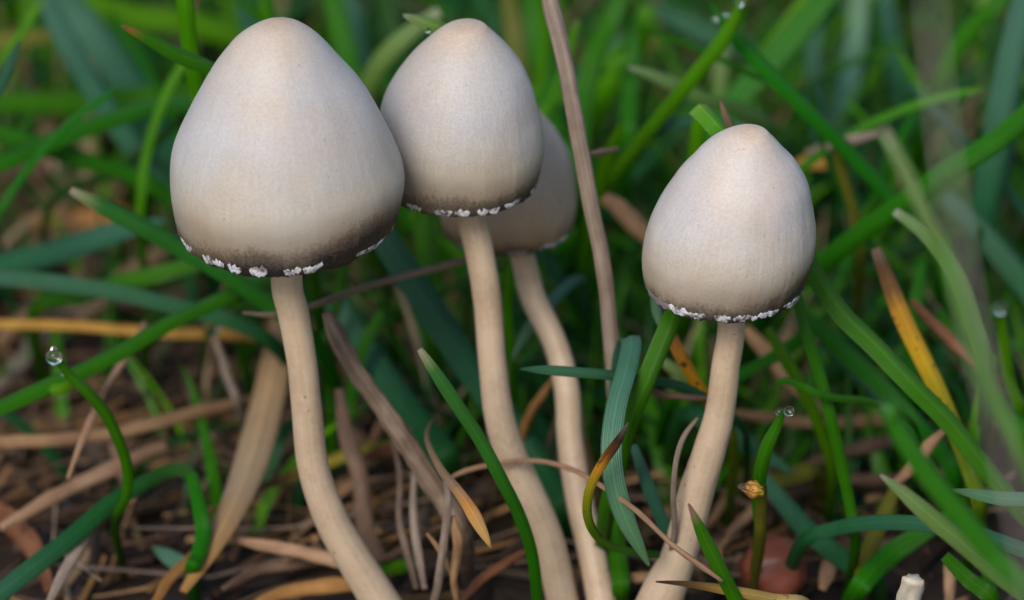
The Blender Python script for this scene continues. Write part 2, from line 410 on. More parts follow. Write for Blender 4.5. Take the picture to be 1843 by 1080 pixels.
def water_mat():
    m = bpy.data.materials.new('water'); n, l = nodes(m)
    p = n.new('ShaderNodeBsdfPrincipled'); p.inputs['Base Color'].default_value = (1, 1, 1, 1); p.inputs['Roughness'].default_value = 0.01
    p.inputs['IOR'].default_value = 1.33; p.inputs['Transmission Weight'].default_value = 1
    o = n.new('ShaderNodeOutputMaterial'); l.new(p.outputs[0], o.inputs[0]); return m
M['water'] = water_mat()

# ------------------------------------------------------------------ ground
def ground_h(x, y):
    return (.0035 * mnoise.noise((x * 28, y * 28, .3)) + .0016 * mnoise.noise((x * 90, y * 90, 4)) + .0007 * mnoise.noise((x * 260, y * 260, 8))) - .0042
def build_ground():
    xs = np.concatenate([np.linspace(-3, -.36, 14), np.linspace(-.34, .34, 230), np.linspace(.36, 3, 14)])
    ys = np.concatenate([np.linspace(-3, -.2, 16), np.linspace(-.18, .5, 230), np.linspace(.52, 3, 14)])
    vs = [(x, y, ground_h(x, y)) for y in ys for x in xs]
    nx = len(xs)
    fs = [(j * nx + i, j * nx + i + 1, (j + 1) * nx + i + 1, (j + 1) * nx + i) for j in range(len(ys) - 1) for i in range(nx - 1)]
    o = mesh_obj('ground', vs, fs, M['soil']); o['kind'] = 'structure'
build_ground()

# ------------------------------------------------------------------ mushrooms
E28 = R(28); CE, SE = math.cos(E28), math.sin(E28)
def wrap_noise(th, z, f, seed):
    return mnoise.noise((math.cos(th) * f + seed * 11.3, math.sin(th) * f + seed * 5.1, z + seed))
class Cap:
    """Bell cap given in photograph pixels: z down its own axis, radius r, axis drift cx; the axis stands 28 degrees off the picture plane."""
    def __init__(s, z, r, cx, d0, seed, lump=.012, rag=4.0, tilt=0.0):
        s.z, s.r, s.cx = [np.array(v, float) for v in (z, r, cx)]
        s.d0, s.seed, s.lump, s.rag, s.tilt = d0, seed, lump, rag, tilt
        s.n = len(z); s.k = K * (1 + d0 / 470)
        Q = spline([(a, b, c) for a, b, c in zip(s.z, s.r, s.cx)], 400)
        idx = np.array([np.argmin(abs(Q[:, 0] - zz)) for zz in s.z]); idx[0] = 0; idx[-1] = 399
        s.Q = Q; s.zm = s.z[s.n // 2 + 2]
        s.q_of_s = lambda t: np.interp(t, np.linspace(0, 1, s.n), idx)
    def local(s, th, t, off=0.0, drop=0.0):
        i = s.q_of_s(min(t, 1.0))
        i0 = int(min(i, 398)); f = i - i0
        z, r, cx = s.Q[i0] * (1 - f) + s.Q[i0 + 1] * f
        a = s.Q[max(i0 - 3, 0)]; b = s.Q[min(i0 + 4, 399)]
        dz, dr = b[0] - a[0], b[1] - a[1]; L = math.hypot(dz, dr) + 1e-9
        if t > 1: z += (t - 1) * 60; r += (t - 1) * 60 * dr / max(dz, 1e-6) * .5
        r *= 1 + s.lump * wrap_noise(th, z * .012, 1.1, s.seed) * min(1, t * 3) + .55 * s.lump * wrap_noise(th, z * .010, 3.2, s.seed) + .16 * s.lump * wrap_noise(th, z * .05, 7, s.seed)
        edge = max(0, (t - .9) / .1)
        z += edge * s.rag * (wrap_noise(th, 0, 9, s.seed) + .8 * wrap_noise(th, 3, 22, s.seed)) + drop
        if s.tilt: z -= s.tilt * max(0, (t - .75) / .25) * max(0, math.cos(th - .25))
        r += edge * s.rag * .6 * wrap_noise(th, 7, 14, s.seed)
        r += off * dz / L; z -= off * dr / L
        return cx, z, r
    def world(s, cx, z, r, th):
        x = cx + r * math.cos(th); y = z * CE + r * math.sin(th) * SE
        dep = (z - s.zm) * SE - r * math.sin(th) * CE
        return CAM + DIR * (D0 + s.d0 / 1000 + dep * s.k) + RIGHT * ((x - 921.5) * s.k) + UP * ((540 - y) * s.k)
    def pt(s, th, t, off=0.0, drop=0.0):
        return s.world(*s.local(th, t, off, drop), th)
    def axis(s, z, cx=None):
        return s.world(cx if cx is not None else float(np.interp(z, s.z, s.cx)), z, 0, 0)
NT = 192
def mushroom(label, cap, cmat, stem_px, frags, stem_mat_='stem', slope=.36):
    base = None
    zr = cap.z[-1]; rr = cap.r[-1]; H = zr - cap.z[0]
    # stem path: from inside the cap down to the soil
    path = [cap.axis(zr - H * .42), cap.axis(zr - H * .1)]
    rad = [stem_px[0][2] * .5 * cap.k * 1.05] * 2
    yr = zr * CE
    dr = cap.d0 + (zr - cap.zm) * SE * cap.k * 1000
    for (x, y, wd) in stem_px:
        d = dr + (y - yr) * slope * cap.k * 1000
        p = ray_point(x, y, d)
        path.append(p); rad.append(wd * .5 * cap.k)
    q = path[-1]; t = (path[-1] - path[-2]).normalized()
    if q.z > .002:
        path.append(q + t * ((q.z + .003) / -t.z)); rad.append(rad[-1] * 1.06)
    base = Vector((path[-1].x, path[-1].y, 0))
    root = empty('mushroom', base)
    tag(root, label, 'mushroom', None)
    # cap: outer skin, rolled lip
    ts = list(np.linspace(0.004, 1, 84))
    vs, uv = [cap.pt(0, 0.0)], [(.5, 0)]
    for t_ in ts:
        for j in range(NT):
            th = 2 * math.pi * j / NT
            vs.append(cap.pt(th, t_)); uv.append((j / NT, t_))
    for (o_, dp) in ((-3, 2.5), (-7, 0), (-9, -10), (-12, -40)):
        for j in range(NT):
            th = 2 * math.pi * j / NT
            vs.append(cap.pt(th, 1.0, o_, dp)); uv.append((j / NT, 1.0))
    fs = [(0, 1 + (j + 1) % NT, 1 + j) for j in range(NT)]
    for i in range(len(ts) + 3):
        for j in range(NT):
            a, b = 1 + i * NT + j, 1 + i * NT + (j + 1) % NT
            fs.append((a, b, b + NT, a + NT))
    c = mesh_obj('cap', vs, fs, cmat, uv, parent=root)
    # gills: radial plates under the cap
    gv, gf = [], []
    ng = 180
    for i, f in enumerate((.97, .8, .6, .4, .2)):
        for j in range(ng * 2):
            th = math.pi * j / ng
            z = zr - 12 - (1 - f) * H * .30 + (0 if j % 2 else 9 * f) 
            gv.append(cap.world(float(cap.cx[-1]), z, (rr - 8) * f, th))
    m2 = ng * 2
    for i in range(4):
        for j in range(m2):
            a, b = i * m2 + j, i * m2 + (j + 1) % m2
            gf.append((a, b, b + m2, a + m2))
    mesh_obj('gills', gv, gf, M['gills'], parent=root, smooth=False)
    v, f, u = tube(path, rad, 40, .025, seed=cap.seed, n=90)
    mesh_obj('stem', v, f, M[stem_mat_], u, parent=root)
    # torn veil remnants hanging on the margin
    rnd = random.Random(cap.seed)
    for fr in frags:
        px, wpx, hpx = fr[0], fr[1], fr[2]
        mat = M['veilgrey'] if len(fr) > 3 and fr[3] == 'g' else M['veil']
        ca = max(-1, min(1, (px - cap.cx[-1]) / rr))
        th0 = math.acos(ca); dth = wpx * .63 / rr / max(.55, math.sin(th0))
        if len(fr) > 4: th0 = fr[4]
        ds = hpx / 60.0 * .13
        nu, nv = 25, 8
        top, bot = [], []
        for a in range(nu):
            ua = a / (nu - 1) * 2 - 1
            sh = max(0, 1 - abs(ua) ** 3) ** .5
            n1 = mnoise.noise((ua * 2.3 + px, 1.7, cap.seed)); n2 = mnoise.noise((ua * 3.4 + px, 4.2, cap.seed)); n3 = mnoise.noise((ua * 5.5 + px, 8.2, cap.seed))
            t1 = .992 + .010 * sh * (.6 + n3) - .012 * (1 - sh)
            t0 = t1 - max(.003, ds * sh * (.85 + .45 * n1 + .28 * n2)) - .004
            for b in range(nv):
                vb = b / (nv - 1)
                tt = t0 + (t1 - t0) * vb
                th = th0 + dth * ua + .10 * dth * mnoise.noise((vb * 2.5, ua * 2, px))
                o_ = .3 + .6 * sh * math.sin(math.pi * (.1 + .8 * vb)) + .8 * mnoise.noise((ua * 4 + px, vb * 3, 5)) * sh
                top.append(cap.pt(th, tt, max(.3, o_))); bot.append(cap.pt(th, tt, -1.0))
        n_ = len(top); V = top + bot; F = []
        for a in range(nu - 1):
            for b in range(nv - 1):
                q_ = a * nv + b
                F.append((q_, q_ + nv, q_ + nv + 1, q_ + 1)); F.append((n_ + q_, n_ + q_ + 1, n_ + q_ + nv + 1, n_ + q_ + nv))
        ring = [a * nv for a in range(nu)] + [(nu - 1) * nv + b for b in range(1, nv)] + [a * nv + nv - 1 for a in range(nu - 2, -1, -1)] + [b for b in range(nv - 2, 0, -1)]
        for a, b in zip(ring, ring[1:] + ring[:1]): F.append((b, a, n_ + a, n_ + b))
        vf = mesh_obj('veil_fragment', V, F, mat, origin=root.location)
        vf.location = (0, 0, 0); vf.parent = c
    return root

c1 = Cap([50.1, 58.0, 72.4, 91.1, 113.3, 138.4, 166.2, 196.4, 228.8, 263.4, 299.9, 338.3, 378.5, 420.4, 463.9],
         [0, 32, 56, 77.5, 95.6, 114.3, 133.7, 152.2, 169.5, 185.5, 199.6, 209.3, 212.3, 207, 195.3],
         [511, 509, 507, 505, 505, 505.3, 508.4, 510.5, 510.6, 510.4, 510.8, 512.8, 514, 514.6, 512.1], -5, 1, .016, tilt=15)
mushroom('largest grey-white bell mushroom with sooty margin edged by long white veil scraps', c1,
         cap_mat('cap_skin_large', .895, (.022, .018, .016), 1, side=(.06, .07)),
         [(516, 505, 58), (528, 565, 58), (545, 665, 56), (557, 790, 58), (566, 850, 60), (588, 915, 64), (612, 965, 66), (655, 1035, 70), (690, 1092, 74)],
         [(318, 8, 8), (336, 22, 9), (378, 15, 13), (398, 17, 12), (428, 20, 12), (471, 25, 17), (531, 24, 11), (566, 27, 13), (668, 40, 10), (704, 9, 8)])
c2 = Cap([51.3, 57.4, 68.5, 82.9, 100.0, 119.4, 140.8, 164.0, 189.0, 215.6, 243.7, 273.3, 304.3, 336.5, 370.1],
         [0, 29, 44.5, 60, 76.5, 93.3, 108.5, 120.9, 131.8, 140.7, 146.8, 149.9, 150.4, 146.8, 137.7],
         [845, 842, 838, 836.2, 835, 833, 832.3, 830.7, 829, 826.8, 827.1, 827, 827.4, 827, 828.1], 11, 2, .022)
mushroom('smooth grey bell mushroom whose cap is tucked behind the largest one', c2,
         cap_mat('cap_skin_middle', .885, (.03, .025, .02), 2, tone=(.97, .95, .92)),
         [(850, 395, 56), (864, 460, 54), (877, 540, 53), (887, 660, 52), (901, 760, 56), (928, 840, 60), (962, 912, 62), (990, 985, 60), (1011, 1075, 60)],
         [(748, 20, 9), (799, 26, 12), (833, 20, 13), (869, 15, 11), (889, 14, 11), (921, 22, 10), (960, 16, 9), (968, 10, 7, 'g')], slope=.20)
c3 = Cap([192.5, 197.6, 206.9, 218.9, 233.2, 249.4, 267.3, 286.7, 307.6, 329.9, 353.4, 378.1, 404.0, 431.0, 459.1],
         [0, 21, 33.5, 47.2, 60.8, 73.6, 86, 96.6, 106, 113.4, 118.5, 122.3, 124.5, 123.3, 117],
         [913, 912, 910, 909.1, 910.3, 910.7, 913, 914.1, 915.9, 915.9, 916, 915.7, 915.3, 913.7, 910.8], 36, 3, .015)
mushroom('tan mushroom standing behind the others, half hidden by a dry grass stalk', c3,
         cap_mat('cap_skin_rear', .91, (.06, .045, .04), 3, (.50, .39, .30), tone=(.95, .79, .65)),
         [(940, 462, 44), (952, 510, 46), (963, 545, 46), (1000, 620, 44), (1020, 700, 46), (1027, 800, 48), (1043, 900, 50), (1066, 1000, 50), (1082, 1078, 52)],
         [(930, 30, 8, 'g'), (979, 14, 10), (1000, 22, 10), (1013, 12, 9), (835, 16, 9, 'g')], slope=-.27)
c4 = Cap([264.2, 270.3, 281.4, 295.8, 312.9, 332.2, 353.6, 376.8, 401.8, 428.4, 456.5, 486.0, 516.9, 549.2, 582.7],
         [0, 28, 45.5, 62, 77.7, 94, 109.8, 122.4, 132.6, 141.8, 149.8, 154.6, 154.9, 149.9, 141.9],
         [1350, 1344, 1338, 1334.2, 1332.9, 1334.2, 1331.5, 1329.5, 1325.7, 1322.2, 1318.6, 1315.3, 1312.5, 1308.6, 1307.4], -3, 4, .020)
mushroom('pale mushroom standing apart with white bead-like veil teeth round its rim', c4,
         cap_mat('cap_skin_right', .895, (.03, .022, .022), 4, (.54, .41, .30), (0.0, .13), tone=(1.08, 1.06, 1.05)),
         [(1316, 585, 50), (1306, 660, 53), (1296, 740, 55), (1280, 800, 60), (1255, 880, 66), (1238, 945, 66), (1220, 1005, 68), (1188, 1080, 84)],
         [(1172, 20, 12, 'g'), (1192, 30, 14, 'g'), (1220, 28, 16), (1251, 24, 15), (1296, 24, 14), (1332, 24, 14), (1354, 10, 9), (1380, 30, 14), (1424, 24, 14), (1446, 18, 10, 'g')])

# small red-brown cap at the foot of the lawn
def button():
    ctr = P(1395, 1022, 60, .0055)
    root = empty('mushroom', (ctr.x, ctr.y, 0)); tag(root, 'small round red-brown mushroom button low among the litter', 'mushroom')
    prof = [(0, .0052), (.0018, .0050), (.0034, .0042), (.0044, .0026), (.00475, .0008), (.0045, -.0008), (.0036, -.0016), (.0015, -.0012)]
    prof = spline([(a, b, 0) for a, b in prof], 26)
    vs, fs = [], []; n = 40
    for a, b, _ in prof:
        for j in range(n):
            th = 2 * math.pi * j / n
            k = 1 + .16 * mnoise.noise((math.cos(th) * 1.3, math.sin(th) * 1.3, b * 250)) + .05 * mnoise.noise((math.cos(th) * 4, math.sin(th) * 4, b * 900))
            vs.append(Vector((ctr.x + a * k * math.cos(th), ctr.y + a * k * math.sin(th), max(.003, ctr.z - .001) + b)))
    for i in range(len(prof) - 1):
        for j in range(n):
            q, b = i * n + j, i * n + (j + 1) % n
            fs.append((q, b, b + n, q + n))
    mesh_obj('cap', vs, fs, M['redcap'], parent=root)
    v, f, u = tube([Vector((ctr.x, ctr.y, ctr.z)), Vector((ctr.x + .0004, ctr.y, ctr.z * .5)), Vector((ctr.x + .001, ctr.y, -.006))], [.0016, .0015, .0017], 16)
    mesh_obj('stem', v, f, M['stem'], u, parent=root)
button()
def stub():
    a, b, c = ray_point(1645, 1041, -2), ray_point(1637, 1078, 0), ray_point(1628, 1120, 3)
    pts = [a, b, c]; t = (c - b).normalized(); pts.append(c + t * ((c.z + .004) / -t.z))
    v, f, u = tube(pts, [.0013, .0014, .0015, .0017], 24, .5, flat=.7, seed=5, n=40)
    tag(mesh_obj('mushroom_stub', v, f, M['stub'], u, origin=(pts[-1].x, pts[-1].y, 0)), 'broken white mushroom stem stub with a ragged top', 'mushroom stub')
stub()

# ------------------------------------------------------------------ grass leaves, one by one
def blade(label, mat, wpx, pts, fold=.28, twist=0.0, twist2=None, root=True, name='grass_shoot', cat='grass', group=None, **kw):
    W = [P(*p) for p in pts]
    dm = sum(p[2] for p in pts) / len(pts)
    width = wpx * K * (1 + min(dm, 120) / 470)
    if root: W = to_ground(W)
    v, f, u = strip(W, width, fold=fold, twist=twist, twist2=twist2, seed=len(bpy.data.objects), **kw)
    o = mesh_obj(name, v, f, M[mat], u, origin=(W[-1].x, W[-1].y, max(0, W[-1].z) if not root else 0))
    return tag(o, label, cat, group)
B = blade
# around the largest mushroom
B('sharp green blade with orange-brown tip poking out behind the largest cap', 'browntip', 30, [(218, 46, 14), (262, 66, 15), (320, 98, 17), (390, 130, 20), (470, 200, 26), (520, 330, 34)], fold=.4, twist=.15)
B('bright lime blade standing upright behind the brown-tipped blade', 'lime', 31, [(322, -70, 22), (333, 10, 24), (341, 85, 27), (356, 165, 30), (380, 280, 36), (400, 420, 45)], fold=.35, tip_w=.8)
B('green blade whose pale tip points away below the largest cap', 'paletip', 34, [(126, 341, 30), (178, 368, 31), (250, 405, 33), (320, 444, 36), (400, 490, 39), (480, 545, 43), (560, 610, 48)], twist=.1, tip_w=.35)
B('long green blade crossing under the water-drop blade, with a folded tip', 'green', 34, [(-60, 752, 20), (0, 733, 22), (55, 708, 24), (110, 683, 26), (160, 662, 28), (230, 625, 32), (300, 583, 37), (380, 546, 43), (440, 515, 48), (500, 480, 60)], twist=.3, tip_w=.8)
B('short folded leaf end hanging beside the water drop', 'lime', 22, [(128, 672, 21), (127, 688, 22), (112, 698, 24), (85, 703, 25), (50, 712, 26)], tip_w=.7, fold=.5, root=False)
B('thin curved green shoot that carries a water drop at its tip', 'green', 21, [(108, 655, 12), (128, 678, 13), (160, 708, 14), (192, 748, 16), (214, 795, 18), (227, 832, 20), (230, 872, 22), (222, 905, 24), (205, 940, 30)], fold=.6, tip_w=.6)
B('blue-green blade arching over and folding sharply down above the dark soil', 'teal', 36, [(-40, 1110, 14), (0, 1068, 17), (60, 1020, 20), (130, 965, 24), (195, 908, 28), (250, 874, 31), (300, 848, 33), (332, 846, 33), (349, 866, 32)], tip_w=.9, end_w=.7, root=False)
B('vivid green fold of a bent blade dropping to the litter', 'green', 29, [(345, 852, 32), (352, 880, 31), (362, 925, 29), (366, 960, 28), (357, 1000, 26), (346, 1026, 25)], tip_w=.7, end_w=.6, twist=.2, root=True)
B('short pale blue-green leaf tip lying on the litter by the bent blade', 'dewy', 32, [(274, 984, 40), (300, 1000, 40), (330, 1017, 40), (352, 1026, 40)], root=False)
B('wide blue-green blade slanting down toward the largest cap, out of focus', 'teal', 40, [(70, -30, 100), (110, 60, 98), (155, 140, 96), (215, 232, 92), (275, 310, 90), (340, 400, 90)], tip_w=.6)
B('very broad pale blue-green blade beside the slanting teal blade, out of focus', 'teal', 66, [(85, -40, 125), (150, 40, 125), (215, 130, 122), (275, 215, 118), (350, 320, 112)], tip_w=.6)
B('bright green blade rising across the brown straw bed toward the largest cap', 'green', 40, [(-60, 320, 62), (0, 293, 64), (60, 268, 67), (130, 238, 70), (205, 212, 74), (290, 190, 80), (400, 200, 90)], tip_w=.6, twist=.3)
B('green blade crossing beneath the bright one toward the largest cap', 'green', 33, [(-50, 222, 70), (0, 240, 71), (60, 258, 72), (150, 288, 74), (230, 312, 76), (300, 350, 78), (380, 420, 80)], tip_w=.7)
B('broad flat-lying green blade above the crossing pair, strongly blurred', 'green', 44, [(-60, 190, 105), (0, 184, 106), (90, 186, 108), (180, 182, 110), (280, 175, 112), (380, 190, 115)], tip_w=.7)
B('narrow blue-green blade tip leaning over the olive yellow blade', 'teal', 22, [(36, 72, 46), (22, 105, 48), (2, 150, 50), (-30, 220, 56)])
B('olive yellow blade lying flat behind the broad teal blades', 'olive', 34, [(130, 60, 130), (70, 66, 132), (0, 74, 134), (-80, 90, 136)])
B('broad dusty blue-green blade lying over the brown straw', 'teal', 46, [(300, 395, 70), (240, 410, 72), (170, 430, 76), (90, 456, 80), (0, 476, 84), (-80, 490, 88)])
B('blue-green blade running level below the dusty one', 'teal', 31, [(-60, 492, 62), (0, 500, 62), (100, 508, 62), (220, 528, 60), (320, 552, 58), (420, 580, 56), (480, 610, 56)], tip_w=.7)
B('short green blade slanting up to the rim of the largest cap, blurred', 'green', 33, [(400, 455, 62), (350, 475, 62), (290, 492, 62), (220, 508, 64), (150, 530, 68), (60, 560, 75)], tip_w=.6)
B('dull green blade ending among the straws by the orange stem', 'dark', 26, [(480, 556, 58), (420, 565, 60), (350, 560, 62), (280, 565, 66)])
B('mossy green blade stretched behind the broad teal blades', 'lime', 50, [(60, -20, 140), (140, 0, 142), (240, 30, 144), (330, 40, 146), (440, 70, 150)], tip_w=.7)
B('broad deep green blade bowing across behind the largest cap', 'green', 60, [(90, 30, 165), (180, 60, 160), (270, 90, 155), (350, 150, 150), (420, 260, 140)], tip_w=.5)
B('dark green blade behind the broad blue-green one', 'dark', 46, [(280, 60, 150), (250, 150, 140), (240, 240, 130), (250, 330, 120)], tip_w=.5)
# between the two big caps and behind them
B('little folded leaf with pale underside peeping over the middle cap', 'bright', 50, [(725, 27, 14), (745, 33, 15), (768, 42, 16), (795, 54, 18), (825, 90, 24), (850, 180, 34)], fold=.5, twist=.1)
B('pale green blade arching down between the two tallest caps, blurred', 'pale', 36, [(790, 20, 78), (745, 52, 78), (700, 92, 78), (668, 140, 80), (655, 200, 84), (660, 300, 90)], tip_w=.5)
B('upright bright green blade just above the gap between caps, blurred', 'green', 42, [(590, -40, 105), (605, 20, 105), (622, 90, 105), (640, 180, 105), (655, 300, 100)], tip_w=.7)
B('blue-green upright blade next to the bright one in the gap, blurred', 'teal', 38, [(618, -40, 118), (634, 30, 118), (648, 110, 116), (660, 200, 114), (670, 320, 108)], tip_w=.7)
B('bright green upright blade above the crown of the largest cap', 'lime', 26, [(478, -60, 95), (482, 0, 96), (484, 60, 98), (486, 140, 100)], tip_w=.6)
B('blue-green blade tip over the largest cap crown, strongly blurred', 'teal', 40, [(425, -30, 120), (440, 20, 122), (460, 80, 124), (470, 160, 126)])
B('dark upright blade behind the little folded leaf', 'dark', 40, [(690, -40, 130), (700, 40, 130), (715, 120, 128), (725, 200, 124)], tip_w=.7)
B('olive blade between the folded leaf and the dry stalk, blurred', 'olive', 36, [(910, -40, 120), (925, 50, 120), (935, 140, 118), (950, 260, 112)], tip_w=.7)
B('deep green upright blade beside the dry stalk, blurred', 'green', 40, [(955, -40, 110), (965, 60, 110), (985, 160, 106), (1005, 280, 100), (1020, 420, 90)], tip_w=.7)
# under the caps in the middle
B('green blade with pale blunt tip running along the middle stem', 'paletip', 25, [(755, 628, -1), (785, 672, -1), (822, 728, 0), (862, 788, 2), (900, 858, 4), (936, 930, 8), (957, 995, 12), (966, 1062, 16), (968, 1120, 20)], fold=.35, tip_w=.4)
B('wide blue-green blade passing behind the middle stem', 'teal', 58, [(655, 370, 46), (695, 432, 47), (742, 505, 48), (800, 592, 49), (862, 684, 50), (925, 770, 50), (975, 840, 48), (1020, 920, 44)], tip_w=.7, twist=.2)
B('dark blue-green blade in shade behind the broken grey stalk', 'teal', 62, [(600, 540, 70), (640, 610, 68), (700, 700, 62), (760, 775, 56), (800, 830, 50)], tip_w=.7)
B('vivid upright blade hanging below the middle cap, out of focus', 'green', 30, [(756, 300, 60), (760, 400, 60), (766, 480, 60), (770, 560, 62), (780, 640, 66)], tip_w=.8)
B('short bright blade between the middle and rear stems', 'lime', 16, [(918, 440, 40), (916, 500, 40), (914, 560, 42), (920, 640, 46)], tip_w=.5)
B('small blue-green leaf tip pointing down between the two centre stems', 'dewy', 20, [(921, 650, 38), (935, 620, 38), (955, 585, 40), (985, 550, 46), (1040, 500, 60)])
B('narrow pointed blue-green blade crossing in front of the rear stem', 'teal', 19, [(936, 664, 8), (975, 665, 8), (1030, 669, 8), (1090, 674, 9), (1150, 682, 12), (1240, 700, 20), (1330, 760, 30)], fold=.4)
B('dew-frosted blue-green blade curling down beside the scorched blade', 'dewy', 38, [(1168, 1018, 5), (1148, 980, 4), (1125, 932, 3), (1106, 870, 2), (1100, 800, 2), (1110, 725, 4), (1126, 670, 7), (1136, 625, 11), (1134, 606, 14), (1120, 640, 19), (1110, 720, 26), (1100, 830, 34)], end_w=.8, fold=.3, twist=.15)
B('glossy dark green blade coming down from under the lone pale cap', 'green', 36, [(1262, 440, 16), (1240, 500, 13), (1216, 560, 10), (1188, 625, 9), (1158, 700, 9), (1130, 770, 11), (1110, 850, 14), (1090, 940, 20)], tip_w=.8, fold=.45, twist=.25)
B('curled blade with charred brown tip fading through yellow to green', 'scorched', 18, [(1131, 760, -6), (1112, 795, -5), (1086, 832, -4), (1064, 875, -3), (1057, 920, -1), (1070, 958, 2), (1100, 982, 6), (1150, 995, 11), (1200, 1010, 18)], fold=.4, twist=.3)
B('green blade in the shade between rear and lone stems', 'green', 34, [(1100, 880, 34), (1105, 940, 32), (1112, 1000, 28), (1118, 1060, 24)], tip_w=.5)
B('dull blue-green blade slanting down just beside the lone stem', 'teal', 24, [(1140, 800, 22), (1165, 870, 20), (1195, 945, 17), (1225, 1020, 15)], tip_w=.5)
B('yellow leaf tip slanting behind the lone stem below its cap', 'yellowing', 23, [(1178, 530, 20), (1195, 572, 20), (1220, 630, 20), (1248, 680, 22), (1280, 730, 26), (1320, 800, 34)])
B('pale dewy blade end under the grey rim of the lone cap', 'dewy', 18, [(1190, 596, 12), (1184, 570, 14), (1180, 540, 18), (1185, 490, 26), (1200, 420, 36)])
B('pale green blade between glossy blade and yellow tip, blurred', 'pale', 26, [(1180, 640, 38), (1220, 670, 38), (1260, 700, 40), (1310, 740, 44)], tip_w=.5)
B('bright blade low between dry stalk and lone cap, blurred', 'lime', 28, [(1122, 212, 52), (1108, 250, 54), (1090, 300, 58), (1072, 360, 62), (1060, 440, 66)])
# behind the lone cap and to its far side
B('bright blade with a water drop at its tip leaning over the lone cap', 'lime', 28, [(1342, -12, 34), (1326, 25, 35), (1300, 72, 37), (1252, 132, 41), (1200, 195, 46), (1140, 268, 54), (1085, 340, 62)], fold=.4)
B('green blade with tiny drops at its tip crossing the bright one', 'green', 32, [(1278, 5, 42), (1310, 50, 42), (1345, 90, 43), (1400, 146, 44), (1460, 206, 46), (1530, 275, 50), (1600, 350, 54), (1680, 440, 60)], twist=.2)
B('wide bright green blade leaning far behind the lone cap', 'green', 52, [(1520, -50, 88), (1470, 15, 88), (1420, 75, 88), (1370, 130, 88), (1320, 190, 88), (1270, 270, 88)], tip_w=.7)
B('lime blade lying alongside the wide bright green blade', 'lime', 34, [(1480, -40, 96), (1430, 30, 96), (1395, 80, 96), (1350, 140, 96)], tip_w=.6)
B('pale-tipped blade lying level behind the bright drop blade', 'pale', 26, [(1130, 120, 58), (1170, 133, 58), (1220, 155, 60), (1275, 180, 62), (1330, 196, 66), (1400, 240, 74)])
B('folded broad leaf end rising behind the crown of the lone cap', 'fresh', 54, [(1256, 192, 14), (1272, 208, 13), (1290, 228, 12), (1310, 250, 13), (1330, 300, 18), (1345, 420, 30)], blunt=True, fold=.5, twist=.3)
B('thin dark spike with pink tip standing behind the lone cap crown', 'pinktip', 18, [(1296, 180, 11), (1303, 200, 11), (1314, 224, 12), (1325, 260, 14), (1335, 350, 22)], fold=.5)
B('arched blue-green blade touching the folded leaf by the lone cap', 'teal', 24, [(1345, 232, 40), (1310, 222, 42), (1260, 217, 46), (1210, 224, 50), (1160, 245, 54), (1110, 300, 60)], tip_w=.5)
B('vertical green blade beneath the folded leaf, blurred', 'lime', 30, [(1262, 200, 40), (1255, 250, 42), (1250, 320, 46), (1245, 420, 54)], tip_w=.8)
B('rounded pale green leaf seen flat, blurred, beside the drop blade', 'lime', 60, [(1168, 10, 100), (1160, 40, 100), (1145, 75, 102), (1110, 120, 106), (1070, 180, 110)], tip_w=.5)
B('upright dark green blade under the rounded pale leaf', 'green', 32, [(1136, 20, 92), (1136, 90, 92), (1134, 170, 90), (1128, 260, 88)], tip_w=.6)
B('long green blade sweeping down from the stalk toward the drop blade', 'green', 38, [(1130, -30, 88), (1100, 40, 88), (1070, 100, 86), (1050, 190, 84), (1040, 300, 80)], tip_w=.6)
B('blue-green broad blade behind the rounded leaf, blurred', 'teal', 60, [(1110, 60, 130), (1085, 110, 130), (1050, 140, 128), (1010, 190, 124)], tip_w=.5)
B('dark blue-green blade slanting in the gloom over the pale-tipped blade', 'teal', 44, [(1170, 10, 150), (1230, 40, 150), (1290, 70, 148), (1360, 100, 146)], tip_w=.5)
B('grey-green upright blade behind the crossing of the two drop blades', 'pale', 30, [(1300, 70, 110), (1297, 130, 110), (1290, 200, 108), (1285, 280, 104)], tip_w=.7)
B('misty blue-green upright blade behind the crossing drop blades', 'dewy', 38, [(1550, -40, 135), (1545, 50, 134), (1532, 130, 132), (1512, 220, 128), (1490, 310, 122)], tip_w=.8)
B('dark upright blue-green blade next to the misty one', 'teal', 34, [(1470, 20, 120), (1466, 90, 120), (1468, 170, 118), (1475, 250, 112)], tip_w=.6)
B('dark green slender upright blade beyond the misty one', 'teal', 34, [(1590, -20, 150), (1604, 60, 148), (1618, 140, 144), (1625, 220, 140)], tip_w=.6)
B('long straight green blade slanting down toward the lone cap rim', 'green', 40, [(1900, 160, 34), (1843, 212, 36), (1780, 264, 38), (1710, 305, 40), (1640, 356, 43), (1560, 412, 47), (1485, 470, 52), (1400, 540, 60)], tip_w=.8, twist=.25)
B('wide upright blue-green blade crossed by the long straight blade', 'teal', 52, [(1860, -50, 74), (1836, 40, 74), (1812, 150, 74), (1790, 270, 74), (1770, 380, 76), (1750, 480, 80)], tip_w=.8)
B('dark green blade beside the wide upright one', 'dark', 36, [(1790, 20, 95), (1790, 120, 95), (1785, 220, 94), (1780, 330, 92)], tip_w=.6)
B('arched green blade meeting the tip of the wide upright one', 'green', 36, [(1830, -30, 80), (1790, 15, 80), (1750, 50, 82), (1715, 100, 84), (1690, 170, 88)], tip_w=.5)
B('yellow-green thin blade below the crossing, behind the lone cap', 'olive', 20, [(1500, 250, 52), (1512, 300, 54), (1528, 350, 56), (1540, 400, 58), (1550, 470, 62)], tip_w=.5)
B('dark blue-green blade slanting below the long straight blade, blurred', 'teal', 46, [(1700, 350, 75), (1760, 410, 74), (1820, 480, 72), (1880, 560, 70)], tip_w=.6)
